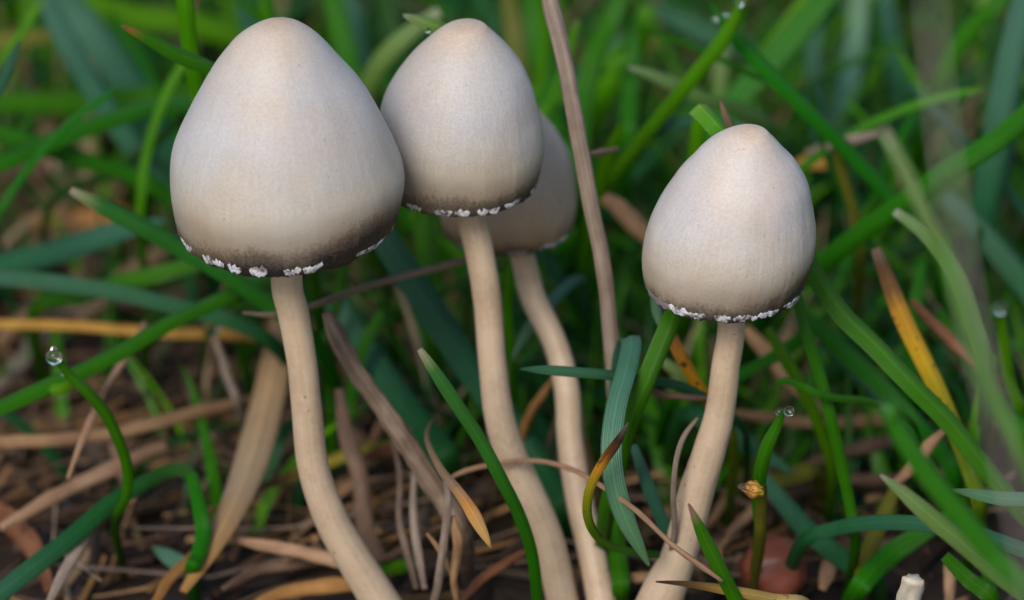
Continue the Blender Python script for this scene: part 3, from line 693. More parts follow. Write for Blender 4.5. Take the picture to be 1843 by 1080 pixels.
B('pale curved blade arching under the long straight blade', 'pale', 30, [(1610, 380, 30), (1660, 415, 28), (1700, 460, 26), (1730, 510, 24), (1750, 570, 22), (1775, 660, 22)], tip_w=.5)
B('dark green blade running down away from the rim of the lone cap', 'green', 40, [(1420, 420, 18), (1464, 488, 17), (1512, 560, 16), (1575, 622, 15), (1640, 690, 14), (1705, 755, 14), (1765, 830, 14), (1830, 910, 14), (1900, 1000, 14)], tip_w=.8, fold=.4, twist=.2)
B('dead leaf, brown at its torn tip and yellow below, out of focus', 'yellowing', 36, [(1576, 446, 26), (1598, 500, 26), (1625, 570, 26), (1655, 632, 26), (1688, 700, 26), (1722, 780, 26), (1748, 850, 26), (1765, 920, 26)], tip_w=.5, fold=.3, twist=.2)
B('slim upright green blade below the rim of the lone cap', 'green', 23, [(1436, 535, 14), (1452, 600, 14), (1474, 670, 15), (1494, 745, 16), (1512, 825, 18), (1530, 910, 20), (1540, 985, 22)], tip_w=.8, fold=.4)
B('little curled leaf crossing the slim upright blade', 'green', 15, [(1396, 688, 11), (1412, 684, 11), (1440, 692, 12), (1470, 708, 12), (1510, 717, 14), (1570, 724, 18), (1640, 760, 24)], fold=.5, tip_w=.5)
B('short blade tipped with a pair of clear drops', 'green', 25, [(1413, 733, 1.5), (1399, 765, 3), (1380, 805, 4), (1369, 848, 6), (1365, 900, 10), (1368, 970, 16)], fold=.5)
B('pink-tipped green blade standing before the foot of the lone stem', 'pinktip', 27, [(1239, 906, -10), (1254, 938, -10), (1276, 985, -9), (1300, 1032, -8), (1330, 1090, -6), (1360, 1140, -4)], fold=.35)
B('broad blade with dewy pale tip leaning across near ground, soft focus', 'green', 40, [(1592, 728, -66), (1618, 775, -66), (1660, 840, -66), (1720, 915, -66), (1790, 1000, -66), (1870, 1090, -66)], tip_w=.7, fold=.3)
B('pale-edged blade beneath the dewy broad blade', 'pale', 34, [(1584, 854, -24), (1625, 886, -24), (1680, 934, -24), (1740, 984, -24), (1800, 1036, -24), (1880, 1100, -24)])
B('arching blue-green blade running level above the red-brown button', 'teal', 30, [(1900, 1010, 2), (1843, 990, 4), (1760, 962, 7), (1670, 944, 10), (1580, 940, 13), (1500, 952, 16), (1440, 982, 20)], tip_w=.7)
B('frosted pale blue-green leaf tip beaded with dew', 'dewy', 26, [(1712, 882, 2), (1750, 888, 2), (1800, 897, 2), (1860, 900, 2), (1940, 920, 2)], fold=.2)
B('blue-green blade end resting behind the lone stem', 'teal', 38, [(1428, 852, 40), (1395, 830, 42), (1350, 800, 44), (1300, 775, 46), (1230, 750, 50)])
B('blue-green blade slanting down to the red-brown button', 'teal', 38, [(1370, 855, 42), (1410, 905, 40), (1460, 960, 36), (1530, 1015, 32), (1580, 1050, 28)], tip_w=.6)
B('green blade crossing low behind the arching level blade', 'green', 40, [(1720, 920, 28), (1660, 960, 28), (1600, 1000, 28), (1545, 1060, 24)], tip_w=.5)
B('bright yellow-green blade in the shade under the arching blade', 'olive', 30, [(1620, 860, 36), (1590, 930, 34), (1560, 1000, 30), (1545, 1070, 26)], tip_w=.5)
B('dark blue-green blade behind the slim upright blade, blurred', 'teal', 40, [(1480, 610, 50), (1540, 660, 48), (1590, 710, 46), (1650, 790, 44)], tip_w=.5)
B('green blade over the yellow dead leaf root, blurred', 'green', 36, [(1690, 560, 55), (1740, 640, 50), (1790, 720, 46), (1850, 800, 42)], tip_w=.5)
B('upright green blade with a blurred drop at its tip beyond the dead leaf', 'lime', 22, [(1802, 560, 40), (1806, 610, 42), (1815, 680, 44), (1835, 760, 46)], tip_w=.5)
B('short green shoot standing beyond the white stub', 'green', 26, [(1775, 960, 20), (1778, 1010, 20), (1782, 1060, 20), (1786, 1120, 20)], tip_w=.5)
B('bright green leaf scrap on the litter by the largest stem foot', 'lime', 26, [(762, 1004, 60), (735, 1016, 60), (700, 1022, 60), (684, 1014, 60)], root=False)
B('thin green blade crossing behind the lone stem at mid height', 'green', 24, [(1500, 560, 46), (1440, 610, 46), (1380, 650, 46), (1300, 690, 48), (1210, 720, 52)], twist=.2)
B('bright blade leaning out from under the lone cap toward the slim one', 'lime', 24, [(1380, 590, 34), (1410, 640, 34), (1445, 700, 36), (1480, 780, 40), (1500, 860, 46)], tip_w=.7)
B('long dark green blade stretched behind the curled leaf and slim blade', 'green', 36, [(1440, 560, 44), (1510, 625, 42), (1580, 690, 40), (1650, 765, 38), (1720, 860, 34)], tip_w=.7)
B('green blade rising behind the yellow dead leaf', 'green', 30, [(1660, 470, 48), (1650, 540, 48), (1640, 620, 48), (1640, 720, 46)], tip_w=.5)
B('narrow lime blade beside the yellow dead leaf base', 'lime', 22, [(1790, 640, 34), (1770, 700, 34), (1755, 770, 34), (1750, 860, 32)], tip_w=.5)
B('yellow-green blade lying in shade behind the amber husk', 'olive', 34, [(1330, 850, 52), (1400, 862, 50), (1470, 850, 52)], tip_w=.5)
B('short green blade low under the broad dewy blade by the white stub', 'green', 34, [(1700, 1000, 6), (1740, 1040, 6), (1790, 1090, 6)], tip_w=.6)
B('thin green blade between largest and middle stems, in shade', 'green', 22, [(690, 560, 62), (660, 610, 62), (640, 680, 60), (630, 760, 56)], tip_w=.6)
B('dark green blade under the thin twig, in shade', 'dark', 34, [(620, 530, 80), (660, 590, 78), (690, 650, 74), (700, 720, 68)], tip_w=.6)
# a thin crossing tangle behind the caps
tg = random.Random(23)
for i in range(46):
    if i < 36: x0, y0 = tg.uniform(600, 1860), tg.uniform(-40, 430)
    else: x0, y0 = tg.uniform(0, 560), tg.uniform(-40, 230)
    a = tg.choice((-1, 1)) * tg.uniform(.15, 1.15); L = tg.uniform(220, 430); d = tg.uniform(52, 105); bow = tg.uniform(-60, 60)
    dx, dy = math.sin(a), math.cos(a)
    pts = [(x0 + dx * L * t + dy * bow * t * (1 - t) * 2, y0 + dy * L * t - dx * bow * t * (1 - t) * 2, d + 6 * t) for t in (0, .3, .65, 1)]
    mt = tg.choice(('green', 'lime', 'green', 'teal', 'fresh', 'dark')); wd = tg.uniform(11, 21)
    hue = {'green': 'grass-green', 'lime': 'lime', 'teal': 'blue-green', 'fresh': 'fresh bright green', 'dark': 'dark green'}[mt]
    lean = 'steep' if abs(a) < .45 else 'slanting' if abs(a) < .8 else 'low-leaning'
    xm = x0 + dx * L * .4
    spot = 'behind the largest cap' if xm < 640 else 'behind the middle cap' if xm < 960 else 'behind the tall dry stalk' if xm < 1160 else \
           'behind the lone cap' if xm < 1480 else 'behind the yellow dead leaf'
    B('%s %s %s blade in the grass tangle %s' % ('hair-thin' if wd < 16 else 'narrow', lean, hue, spot), mt, wd, pts, tip_w=.3, twist=tg.uniform(-.4, .4), group='thin crossing blades behind the caps', fold=.4)
# near, strongly blurred growth beside the lens
B('broad pale green blade, strongly blurred, overlapping the yellow dead leaf foot', 'pale', 24, [(1590, 230, -85), (1640, 330, -85), (1690, 440, -85), (1745, 580, -84), (1810, 760, -82), (1890, 960, -80)], tip_w=.5)
B('light green blurred blade leaning beside the pale pinkish stalk', 'lime', 24, [(1690, 420, -100), (1730, 560, -100), (1790, 720, -98), (1860, 860, -96)], tip_w=.4)

# ------------------------------------------------------------------ dry stalks, straws and dead leaves
def stalk(label, mat, wpx, pts, flat=.45, rough=.2, name='dry_straw', cat='straw', sides=12, ends=(.8, 1.0), h=.0014, root=False, group=None, n=None):
    W = [P(p[0], p[1], p[2], h) for p in pts]
    if root: W = to_ground(W, .8)
    r = []
    for i in range(len(W)):
        t = i / (len(W) - 1)
        dd = (W[i] - CAM).dot(DIR)
        r.append(wpx * .5 * K * dd / D0 * (ends[0] + (ends[1] - ends[0]) * t) * (.55 if i in (0, len(W) - 1) else 1))
    sd0 = len(bpy.data.objects)
    for i in range(1, len(W) - 1):
        W[i] = W[i] + Vector((mnoise.noise((sd0, i, .5)), mnoise.noise((sd0, i, 7.5)), abs(mnoise.noise((sd0, i, 3.5))))) * (wpx * K * (0 if name == 'grass_stalk' else .35))
    v, f, u = tube(W, r, sides, rough, flat, seed=len(bpy.data.objects) % 97, n=n)
    return tag(mesh_obj(name, v, f, M[mat], u, origin=(W[-1].x, W[-1].y, max(0, W[-1].z))), label, cat, group)
G = 400   # depth value meaning: lies on the soil
T_ = stalk
T_('tall dry grey-brown grass stalk leaning in front of the rear mushroom', 'grey', 31, [(975, -60, 13), (992, 10, 13), (1018, 120, 14), (1040, 240, 15), (1064, 370, 17), (1084, 470, 19), (1097, 570, 22), (1106, 690, 27), (1112, 800, 33)], flat=.8, rough=.10, name='grass_stalk', cat='stalk', sides=22, n=120, root=True, ends=(1, .9))
T_('broken dark grey-brown stalk leaning between the two largest stems', 'greydark', 34, [(588, 562, 22), (606, 604, 22), (640, 668, 22), (690, 738, 23), (740, 812, 24), (790, 890, 26), (830, 960, 28)], flat=.75, rough=.22, name='grass_stalk', cat='stalk', sides=22, n=110, root=True, ends=(.95, 1.15))
T_('pale-ended thin twig passing behind the largest stem', 'greydark', 14, [(437, 563, 20), (490, 566, 20), (560, 553, 22), (640, 525, 24), (740, 494, 28), (840, 470, 32), (930, 450, 44)], flat=.9, rough=.15, name='twig', cat='twig')
T_('thin wiry straw looping across behind the middle stem to the lone foot', 'pinktan', 11, [(800, 868, 24), (832, 852, 22), (880, 838, 20), (960, 830, 19), (1030, 846, 14), (1090, 880, 6), (1150, 925, -2), (1212, 982, -9), (1262, 1022, -10), (1300, 1046, -10)], flat=.9, rough=.18, name='dry_straw', n=90)
T_('thin grey bent stem rising beside the lone stem', 'grey', 12, [(1256, 752, 8), (1232, 788, 7), (1218, 835, 6), (1213, 890, 7), (1212, 950, 10), (1210, 1000, 14)], flat=.9, rough=.15, name='twig', cat='twig', root=True)
T_('brown twig behind the dewy blade and glossy blade', 'brown', 14, [(1140, 690, 16), (1180, 708, 16), (1230, 716, 18), (1290, 720, 22)], flat=.9, rough=.25, name='twig', cat='twig')
T_('golden orange straw lying level beneath the green blades', 'gold', 22, [(-60, 582, 74), (0, 585, 74), (130, 589, 73), (300, 600, 72), (430, 606, 72), (520, 616, 72)], h=.004)
T_('long tan straw lying across the dark soil behind the drop shoot', 'tan', 26, [(-60, 808, 46), (0, 801, 48), (110, 792, 50), (220, 778, 54), (330, 752, 58), (450, 718, 64)], h=.004)
T_('thin pale pinkish straw with a cut end pointing down', 'pinktan', 15, [(122, 862, 26), (148, 795, 28), (185, 715, 34), (225, 645, 40), (262, 580, 48)], flat=.7)
T_('grey straw leaning under the arching blue-green blade', 'grey', 24, [(80, 1100, 18), (120, 1030, 22), (150, 975, 26), (185, 910, 32)], h=.003)
T_('pinkish brown straw lying behind the blue-green arch', 'pinktan', 30, [(0, 950, 40), (80, 905, 44), (150, 870, 48), (225, 835, 52), (300, 800, 56)], h=.003)
T_('light straw bit lying just behind the largest stem foot', 'pinktan', 28, [(425, 972, 34), (480, 984, 34), (540, 996, 32), (610, 1012, 30), (680, 1030, 28)], h=.002)
T_('thin grey stem topped by a blurred drop behind the wide tan leaf', 'grey', 16, [(382, 600, 62), (398, 640, 62), (415, 685, 62), (430, 730, 62)], flat=.9, name='twig', cat='twig', root=True)
T_('grey-pink straw standing by the amber leaf', 'grey', 17, [(800, 850, 14), (803, 900, 11), (801, 945, 12), (795, 1000, 14), (784, 1060, 17), (772, 1110, 20)], flat=.8, rough=.2)
T_('thin tan straw with swollen head next to the grey-pink straw', 'tan', 16, [(815, 930, 12), (822, 970, 13), (822, 1010, 15), (818, 1050, 17), (826, 1110, 20)], flat=.8, ends=(1.4, .7))
T_('slanting light straw crossing below the amber leaf', 'tan', 11, [(768, 960, 18), (790, 990, 18), (812, 1030, 19), (830, 1080, 20)], flat=.8)
T_('reddish straw slanting between largest and middle stem feet', 'redbrown', 20, [(830, 1085, 22), (865, 1050, 24), (900, 1020, 26), (945, 992, 28)], flat=.7)
T_('brown straw crossing at the largest stem foot', 'brown', 20, [(680, 1012, 30), (715, 992, 32), (755, 968, 34), (800, 945, 36)], flat=.7)
T_('orange-brown curved straw between the two centre stems', 'orange', 17, [(995, 682, 44), (975, 710, 44), (955, 740, 45), (940, 775, 48), (930, 820, 52)], flat=.6)
T_('grey-brown stem standing in the gloom behind the broken stalk', 'brown', 36, [(610, 700, 48), (630, 790, 48), (648, 870, 46), (660, 960, 42), (690, 1010, 38)], flat=.6, rough=.15)
T_('pinkish stalk upright between the broken stalk and largest stem', 'pinktan', 24, [(618, 740, 56), (632, 790, 55), (645, 850, 52), (652, 920, 46)], flat=.6)
T_('grey-brown thin straw upright behind the grey-pink straw', 'grey', 18, [(738, 770, 36), (744, 840, 33), (748, 915, 30), (752, 980, 28), (765, 1060, 24)], flat=.7, ends=(.5, 1))
T_('dusky straw leaning at the foot of the broken stalk', 'greydark', 16, [(700, 770, 40), (716, 850, 36), (722, 930, 32), (730, 990, 30), (750, 1060, 26)], flat=.7, ends=(.5, 1))
T_('tan-orange straw lying level behind the pair of drops', 'tan', 24, [(1310, 742, 62), (1380, 752, 62), (1460, 762, 62), (1570, 758, 62), (1640, 745, 62)], h=.004)
T_('cut tan straw end jutting out by the broad dewy blade', 'pinktan', 25, [(1702, 772, 24), (1675, 803, 25), (1645, 835, 27), (1610, 872, 30)], flat=.8)
T_('pale straw slanting down behind the lone mushroom rim', 'tan', 36, [(1340, 590, 58), (1385, 640, 56), (1430, 690, 54), (1480, 745, 52)], flat=.5)
T_('brown straw slanting under the yellow dead leaf', 'redbrown', 24, [(1640, 540, 44), (1690, 590, 42), (1740, 640, 40), (1800, 690, 38)], flat=.6)
T_('brown straw lying across the soil behind the red-brown button', 'brown', 26, [(1380, 905, 60), (1450, 880, 60), (1540, 868, 60), (1640, 860, 60)], h=.003)
T_('pinkish straw bit lying between lone stem foot and button', 'pinktan', 22, [(1310, 960, 50), (1345, 930, 50), (1380, 890, 52)], h=.003)
T_('light straw piece on the soil by the red-brown button', 'pinktan', 34, [(1480, 1060, 30), (1490, 1030, 34), (1502, 1000, 38)], h=.002)
T_('pinkish stem stump beyond the red-brown button', 'pinktan', 26, [(1706, 1000, 24), (1706, 1040, 24), (1708, 1090, 24)], flat=.8)
T_('grey straw poking out level behind the crossing blades', 'grey', 22, [(1585, 240, 60), (1545, 250, 60), (1500, 262, 62), (1450, 275, 64)], flat=.7)
T_('short pale twig jutting from the tall dry stalk', 'pinktan', 14, [(1045, 280, 20), (1065, 277, 22), (1085, 275, 26), (1112, 268, 34)], flat=.9, name='twig', cat='twig')
T_('brown straw slanting at the side of the tall dry stalk', 'tan', 36, [(1075, 345, 62), (1105, 375, 62), (1140, 410, 62), (1190, 450, 62)], flat=.5)
T_('tall pale pinkish stalk so blurred that the grass shows through', 'palegrey', 9, [(1668, -90, -175), (1680, 60, -175), (1692, 200, -175), (1716, 380, -175), (1750, 570, -175), (1810, 830, -175), (1870, 1120, -172)], flat=.7, name='grass_stalk', cat='stalk', root=True)
# brown straw bed left of the largest cap
for i, (lab, mt, wd, pts) in enumerate([
    ('broad sandy straw on the brown bed under the pale-tipped blade', 'tan', 44, [(-40, 520, G), (60, 440, G), (120, 380, G), (200, 310, G)]),
    ('warm tan leaf strip lying flat on the brown bed', 'orange', 46, [(40, 400, G), (130, 400, G), (220, 395, G), (310, 380, G)]),
    ('light brown straw leading under the dusty blue-green blade', 'pinktan', 34, [(130, 590, G), (200, 520, G), (270, 470, G), (330, 430, G)]),
    ('greyish straw lying parallel to the light brown one', 'pinktan', 26, [(170, 560, G), (235, 500, G), (300, 455, G)]),
    ('sandy straw slanting down to the golden straw', 'tan', 30, [(-20, 640, G), (30, 590, G), (90, 540, G), (150, 490, G)]),
    ('dark brown leaf strip lying behind the sandy straw', 'brown', 40, [(-40, 330, G), (40, 310, G), (120, 290, G), (200, 300, G)]),
    ('rust brown straw lying under the long limb of the blue-green arch', 'redbrown', 46, [(-40, 900, G), (20, 940, G), (60, 1000, G), (90, 1060, G)]),
    ('grey-pink straw slanting between golden straw and long tan straw', 'grey', 36, [(-30, 720, G), (30, 660, G), (80, 600, G), (110, 560, G)]),
    ('brown straw behind the pale cut straw', 'brown', 26, [(250, 700, G), (290, 640, G), (330, 590, G), (370, 540, G)]),
    ('olive straw crossing behind the largest stem', 'olive_straw', 24, [(470, 880, G), (530, 856, G), (600, 832, G), (660, 812, G), (720, 800, G)]),
    ('red-brown bark strip beyond the olive straw', 'redbrown', 26, [(640, 830, G), (700, 812, G), (760, 800, G)]),
    ('thin brown stem crossing over the wide tan leaf', 'redbrown', 13, [(370, 925, G), (430, 895, G), (490, 872, G), (540, 850, G)]),
    ('orange straw lying beside the largest stem foot', 'orange', 30, [(430, 1100, G), (520, 1068, G), (620, 1055, G), (700, 1050, G)]),
    ('brown straw lying over the soil near the largest foot', 'brown', 24, [(400, 1060, G), (460, 1030, G), (530, 1015, G), (600, 1000, G)]),
    ('golden straw slanting to the orange tip of the wide tan leaf', 'orange', 24, [(270, 1100, G), (310, 1050, G), (350, 1005, G), (390, 960, G)]),
    ('pale brown straw behind the drop shoot', 'pinktan', 24, [(200, 800, G), (215, 850, G), (240, 900, G)]),
    ('dim tan straw behind the rear stem base', 'tan', 22, [(1080, 1030, G), (1140, 1040, G), (1210, 1030, G)]),
    ('brown straw lying behind the slim upright blade', 'brown', 26, [(1420, 850, G), (1500, 820, G), (1590, 800, G), (1650, 790, G)]),
    ('tan straw lying under the arching blue-green blade', 'tan', 24, [(1560, 900, G), (1620, 880, G), (1700, 850, G)]),
    ('orange leaf scrap glowing behind the lone cap', 'gold', 30, [(1425, 303, 78), (1460, 299, 78), (1508, 296, 78)]),
    ('brown leaf strip deep behind the crossing blades', 'redbrown', 40, [(1430, 280, G), (1520, 300, G), (1620, 310, G)]),
    ('dark straw deep under the long straight blade', 'brown', 34, [(1560, 340, G), (1640, 400, G), (1700, 470, G)]),
]):
    if mt == 'olive_straw':
        if 'olive_straw' not in M: M['olive_straw'] = straw_mat('straw_olive', (.24, .20, .02), (.40, .34, .04))
    T_(lab, mt, wd, pts, flat=.3, h=.0025 + .0009 * (i % 6), rough=.28)

def dead_leaf(label, mat, wpx, pts, **kw):
    return blade(label, mat, wpx, pts, name='dead_leaf', cat='dead leaf', **kw)
M['tanleaf'] = leaf_mat('dead_leaf_tan', [(0, (.42, .20, .06)), (.12, (.40, .22, .09)), (.35, (.36, .25, .16)), (.7, (.40, .25, .13)), (1, (.34, .19, .09))], trans=.12, rough=.55)
dead_leaf('wide tan dead leaf slanting down behind the largest stem to an orange tip', 'tanleaf', 66, [(328, 1066, 24), (365, 1010, 27), (405, 940, 32), (438, 865, 40), (462, 790, 48), (482, 710, 58), (498, 630, 66), (510, 570, 74)], fold=.35, tip_w=.2, taper=.55, root=False, twist=.2)
dead_leaf('amber pointed leaf tip curling down beside the middle stem', 'amber', 25, [(884, 987, 0), (868, 955, 1), (846, 915, 2), (820, 878, 4), (797, 850, 8), (776, 812, 13), (768, 785, 18), (774, 762, 24), (790, 745, 32)], fold=.4, taper=.14, tip_w=.06, end_w=.12, root=False)
M['strawleaf'] = leaf_mat('dead_leaf_brown_point', [(0, (.05, .028, .018)), (.1, (.12, .055, .02)), (.2, (.50, .27, .07)), (.5, (.42, .30, .13)), (.75, (.26, .2, .1)), (1, (.22, .22, .12))], trans=.12, rough=.5, spots=.5)
dead_leaf('brown-pointed straw-coloured leaf lying before the foot of the lone stem', 'strawleaf', 21, [(1180, 1047, -8), (1215, 1049, -8), (1260, 1054, -8), (1320, 1064, -6), (1390, 1078, -3), (1460, 1096, 0)], taper=.3, fold=.4)
M['husk'] = leaf_mat('husk_amber', [(0, (.14, .09, .06)), (.25, (.10, .05, .025)), (.45, (.36, .17, .03)), (.7, (.45, .22, .03)), (1, (.30, .28, .02))], trans=.2, rough=.25, spots=.9, jit=.3)
B('yellow-green leaf stub ending in the amber husk', 'olive', 20, [(1372, 874, 3), (1372, 890, 5), (1369, 930, 8), (1366, 990, 14)], tip_w=.8, taper=.2)
def husk():
    c = ray_point(1352, 880, 1); k = K
    rows = []
    vs, fs = [], []
    n = 20
    for i in range(13):
        t = i / 12
        x = -25 + 48 * t; r = (13 + 3 * t) * math.sin(math.pi * min(1, .03 + .83 * t)) ** .9
        for j in range(n):
            a = 2 * math.pi * j / n
            q = 1 + .5 * mnoise.noise((x * .1, math.cos(a) * 1.5, math.sin(a) * 1.5))
            vs.append(c + RIGHT * (x * k) + UP * ((r * q * math.sin(a) - .18 * x) * k) + DIR * (r * .8 * q * math.cos(a) * k))
    for i in range(12):
        for j in range(n):
            a, b = i * n + j, i * n + (j + 1) % n
            fs.append((a, b, b + n, a + n))
    fs.append(tuple(range(n - 1, -1, -1))); fs.append(tuple(range(12 * n, 13 * n)))
    uv = [(j / n, i / 12) for i in range(13) for j in range(n)]
    tag(mesh_obj('seed_husk', vs, fs, M['husk'], uv, origin=c), 'amber seed husk stuck to the blade below the pair of drops', 'seed husk')
husk()

# ------------------------------------------------------------------ water drops
def drop(label, x, y, d, rpx, stretch=1.0, point=0.0):
    c = ray_point(x, y, d); r = rpx * K * (1 + d / 470)
    vs, fs = [], []; n, m = 24, 16
    vs.append(c + UP * r * (stretch + point))
    for i in range(1, m):
        a = math.pi * i / m
        zz = math.cos(a) * stretch; rr = math.sin(a)
        if zz > 0 and point: rr *= 1 - .35 * (zz / stretch) ** 2; zz += point * (zz / stretch) ** 4
        for j in range(n):
            b = 2 * math.pi * j / n
            vs.append(c + UP * (zz * r) + (RIGHT * math.cos(b) + DIR * math.sin(b)) * (rr * r))
    vs.append(c - UP * r * stretch)
    for j in range(n):
        fs.append((0, 1 + j, 1 + (j + 1) % n))
        L = len(vs) - 1; q = 1 + (m - 2) * n
        fs.append((q + (j + 1) % n, q + j, L))
    for i in range(m - 2):
        for j in range(n):
            a, b = 1 + i * n + j, 1 + i * n + (j + 1) % n
            fs.append((a, a + n, b + n, b))
    tag(mesh_obj('water_drop', vs, fs, M['water'], origin=c), label, 'water drop', 'water drops on the grass')
drop('pear-shaped water drop at the tip of the thin curved shoot', 97, 642, 11.5, 14.5, 1.05, .25)
drop('small water bead tucked under the pear-shaped drop', 116, 668, 15, 9)
drop('clear round drop on the very tip of the short blade', 1420, 740, 1.5, 9.5)
drop('smaller clear drop clinging beside the round one on the short blade', 1403, 741, 2, 7.5)
drop('water drop on the tip of the bright blade over the lone cap', 1331, 3, 33, 10)
drop('tiny drop on the upper side of the green crossing blade tip', 1307, 24, 40, 6)
drop('tiny drop on the lower side of the green crossing blade tip', 1287, 33, 40, 7)
drop('blurred drop topping the thin grey stem', 381, 590, 61, 15)
drop('blurred drop topping the upright blade beyond the dead leaf', 1801, 555, 39, 14)
drop('big soft drop at the tip of the broad dewy blade', 1597, 738, -67, 18)
drop('water bead under the little folded leaf over the middle cap', 770, 55, 13, 5.5)

# ------------------------------------------------------------------ uncountable stuff: litter, crumbs, sward
rnd = random.Random(11)
def litter():
    V, F, C_ = [], [], []
    pal = [(.20, .115, .06), (.28, .18, .10), (.10, .055, .03), (.15, .075, .035), (.30, .21, .15), (.06, .035, .022), (.32, .16, .05), (.36, .20, .08)]
    for i in range(7000):
        x = rnd.uniform(-.20, .20); y = rnd.uniform(-.03, .36)
        if rnd.random() < .25: x = rnd.uniform(-.12, .12); y = rnd.uniform(0, .16)
        L = rnd.uniform(.003, .022) * (1 if rnd.random() < .8 else 1.6); wd = rnd.uniform(.0003, .0013); th = wd * rnd.uniform(.2, .7)
        az = rnd.uniform(0, math.pi) if rnd.random() < .5 else rnd.gauss(.7, .5)
        big_ = i < 2600
        if mnoise.noise((x * 38, y * 38, 2.7)) > .12 and rnd.random() < .85: continue
        if big_: L = rnd.uniform(.012, .045); wd = rnd.uniform(.00015, .0006); th = wd * .4
        el = rnd.gauss(0, .12); z = ground_h(x, y) + rnd.uniform(.0003, .0045) * rnd.random() + (rnd.uniform(0, .007) * rnd.random() if big_ else 0)
        d = Vector((math.cos(az) * math.cos(el), math.sin(az) * math.cos(el), math.sin(el)))
        s = d.cross(Vector((rnd.gauss(0, .4), rnd.gauss(0, .4), 1))).normalized(); u = s.cross(d)
        bend = rnd.gauss(0, .14) * L
        b0 = len(V); c = pal[rnd.randrange(len(pal))]; k = rnd.uniform(.15, .6) if not big_ else rnd.uniform(.35, 1.35)
        for q in (-.5, 0, .5):
            m = Vector((x, y, max(z, ground_h(x, y) + .0002))) + d * (q * L) + s * (bend * (.25 - q * q) * 4)
            for (a, b) in ((-1, 0), (0, 1), (1, 0), (0, -1)):
                V.append(tuple(m + s * (a * wd) + u * (b * th))); C_.append((c[0] * k, c[1] * k, c[2] * k, 1))
        for r in range(2):
            for j in range(4):
                p, q2 = b0 + r * 4 + j, b0 + r * 4 + (j + 1) % 4
                F.append((p, q2, q2 + 4, p + 4))
        F.append((b0 + 3, b0 + 2, b0 + 1, b0)); F.append((b0 + 8, b0 + 9, b0 + 10, b0 + 11))
    o = mesh_obj('dead_grass_litter', V, F, M['litter'], cols=C_, smooth=False)
    tag(o, 'brown bed of dead grass scraps lying on the soil', 'litter', kind='stuff')
litter()
def crumbs():
    V, F, C_ = [], [], []
    for i in range(3500):
        x = rnd.uniform(-.2, .2); y = rnd.uniform(-.03, .28); r = rnd.uniform(.0004, .0022) * rnd.random() + .0003
        z = ground_h(x, y) + r * .4; b0 = len(V); c = rnd.choice([(.02, .013, .01), (.045, .025, .015), (.10, .045, .02), (.012, .009, .008)])
        for (dx, dy, dz) in ((1, 0, 0), (0, 1, 0), (-1, 0, 0), (0, -1, 0), (.1, .1, 1), (0, 0, -1)):
            V.append((x + dx * r * rnd.uniform(.6, 1.3), y + dy * r * rnd.uniform(.6, 1.3), z + dz * r * rnd.uniform(.5, 1.1))); C_.append((*c, 1))
        for j in range(4):
            F.append((b0 + j, b0 + (j + 1) % 4, b0 + 4)); F.append((b0 + (j + 1) % 4, b0 + j, b0 + 5))
    o = mesh_obj('soil_crumbs', V, F, M['litter'], cols=C_)
    tag(o, 'dark loose crumbs of earth scattered over the soil', 'soil', kind='stuff')
crumbs()
def frustum_floor(x, y):
    """height of the lowest sight line over a place in front of the mushrooms"""
    return CAM.z - (y - CAM.y) * math.tan(PITCH + R(5.2))
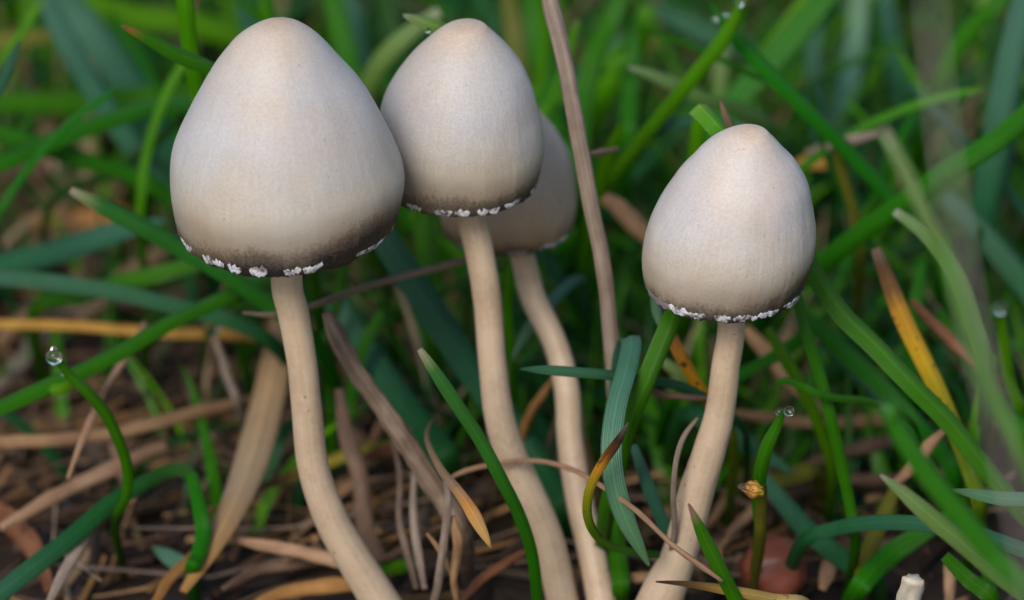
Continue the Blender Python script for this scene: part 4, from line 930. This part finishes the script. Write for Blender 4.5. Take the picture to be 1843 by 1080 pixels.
def sward():
    V, F, C_ = [], [], []
    pal = [(.032, .18, .0015), (.014, .09, .0015), (.05, .23, .0015), (.014, .11, .026), (.018, .12, .034), (.09, .28, .002), (.010, .06, .0015)]
    dry = [(.26, .17, .09), (.20, .12, .06), (.30, .22, .13)]
    def one(x, y, hgt, wd):
        lean = rnd.uniform(.15, 1.5); az = rnd.uniform(0, 2 * math.pi)
        dx, dy = math.cos(az) * lean * hgt, math.sin(az) * lean * hgt
        if dy < 0 and y < .2 and y > -.02: dy = abs(dy)
        c = pal[rnd.randrange(len(pal))] if rnd.random() < .86 else dry[rnd.randrange(3)]
        k = rnd.uniform(.75, 1.2); n = 7; b0 = len(V)
        sd_ = Vector((-math.sin(az), math.cos(az), 0)); fa = rnd.uniform(-1, 1)
        sd_ = (sd_ + Vector((math.cos(az), math.sin(az), .2)) * fa * .6).normalized()
        droop = rnd.uniform(0, .5)
        for i in range(n):
            t = i / (n - 1)
            p = Vector((x + dx * t ** 1.6, y + dy * t ** 1.6, -.003 + hgt * (t - droop * t ** 3)))
            hw = wd * .5 * (1 - t ** 2.2) + .0001
            up_ = Vector((0, 0, 1)).cross(sd_) * hw * .35
            for q in (-1, 0, 1):
                V.append(tuple(p + sd_ * (q * hw) + up_ * (0 if q else 1))); C_.append((c[0] * k, c[1] * k, c[2] * k, 1))
        for i in range(n - 1):
            for q in range(2):
                a = b0 + i * 3 + q; F.append((a, a + 1, a + 4, a + 3))
    cnt = 0
    while cnt < 6500:                       # the lawn behind
        y = rnd.uniform(.034, .50); x = rnd.uniform(-1, 1) * (.105 + .16 * y)
        dens = 1.0
        if x < -.015 and y < .15: dens = .05 if y < .10 else .10
        elif x < -.015 and y < .20: dens = .40
        elif y < .06: dens = .30 if x > .0 else .08
        elif y < .09: dens = .75 if x > .0 else .25
        elif x >= -.015 and y < .14: dens = .8
        if rnd.random() > dens: continue
        cnt += 1
        one(x, y, rnd.uniform(.026, .070) * (1 if y > .15 else .62 if y > .09 else .42), rnd.uniform(.0010, .0034))
    cnt = 0
    while cnt < 2600:                       # hair-thin leaves threaded through it
        y = rnd.uniform(.04, .24); x = rnd.uniform(-1, 1) * (.10 + .16 * y)
        if (x < -.015 and y < .15 and rnd.random() > .10) or (y < .08 and rnd.random() > .5): continue
        cnt += 1
        one(x, y, rnd.uniform(.02, .055) * (1 if y > .12 else .6), rnd.uniform(.0005, .0014))
    for i in range(2600):                   # the lawn to both sides and under the lens
        a = rnd.random()
        if a < .55: x = rnd.choice((-1, 1)) * rnd.uniform(.11, .45); y = rnd.uniform(-.25, .3)
        else: x = rnd.uniform(-.45, .45); y = rnd.uniform(-.6, -.09)
        h = rnd.uniform(.03, .075)
        if abs(x) < .16: h = min(h, max(.006, frustum_floor(x, y + .02) - .012)) if y > CAM.y else h
        one(x, y, h, rnd.uniform(.0014, .0036))
    o = mesh_obj('grass', V, F, M['sward'], cols=C_)
    tag(o, 'dense green lawn grass filling the background', 'grass', kind='stuff')
sward()
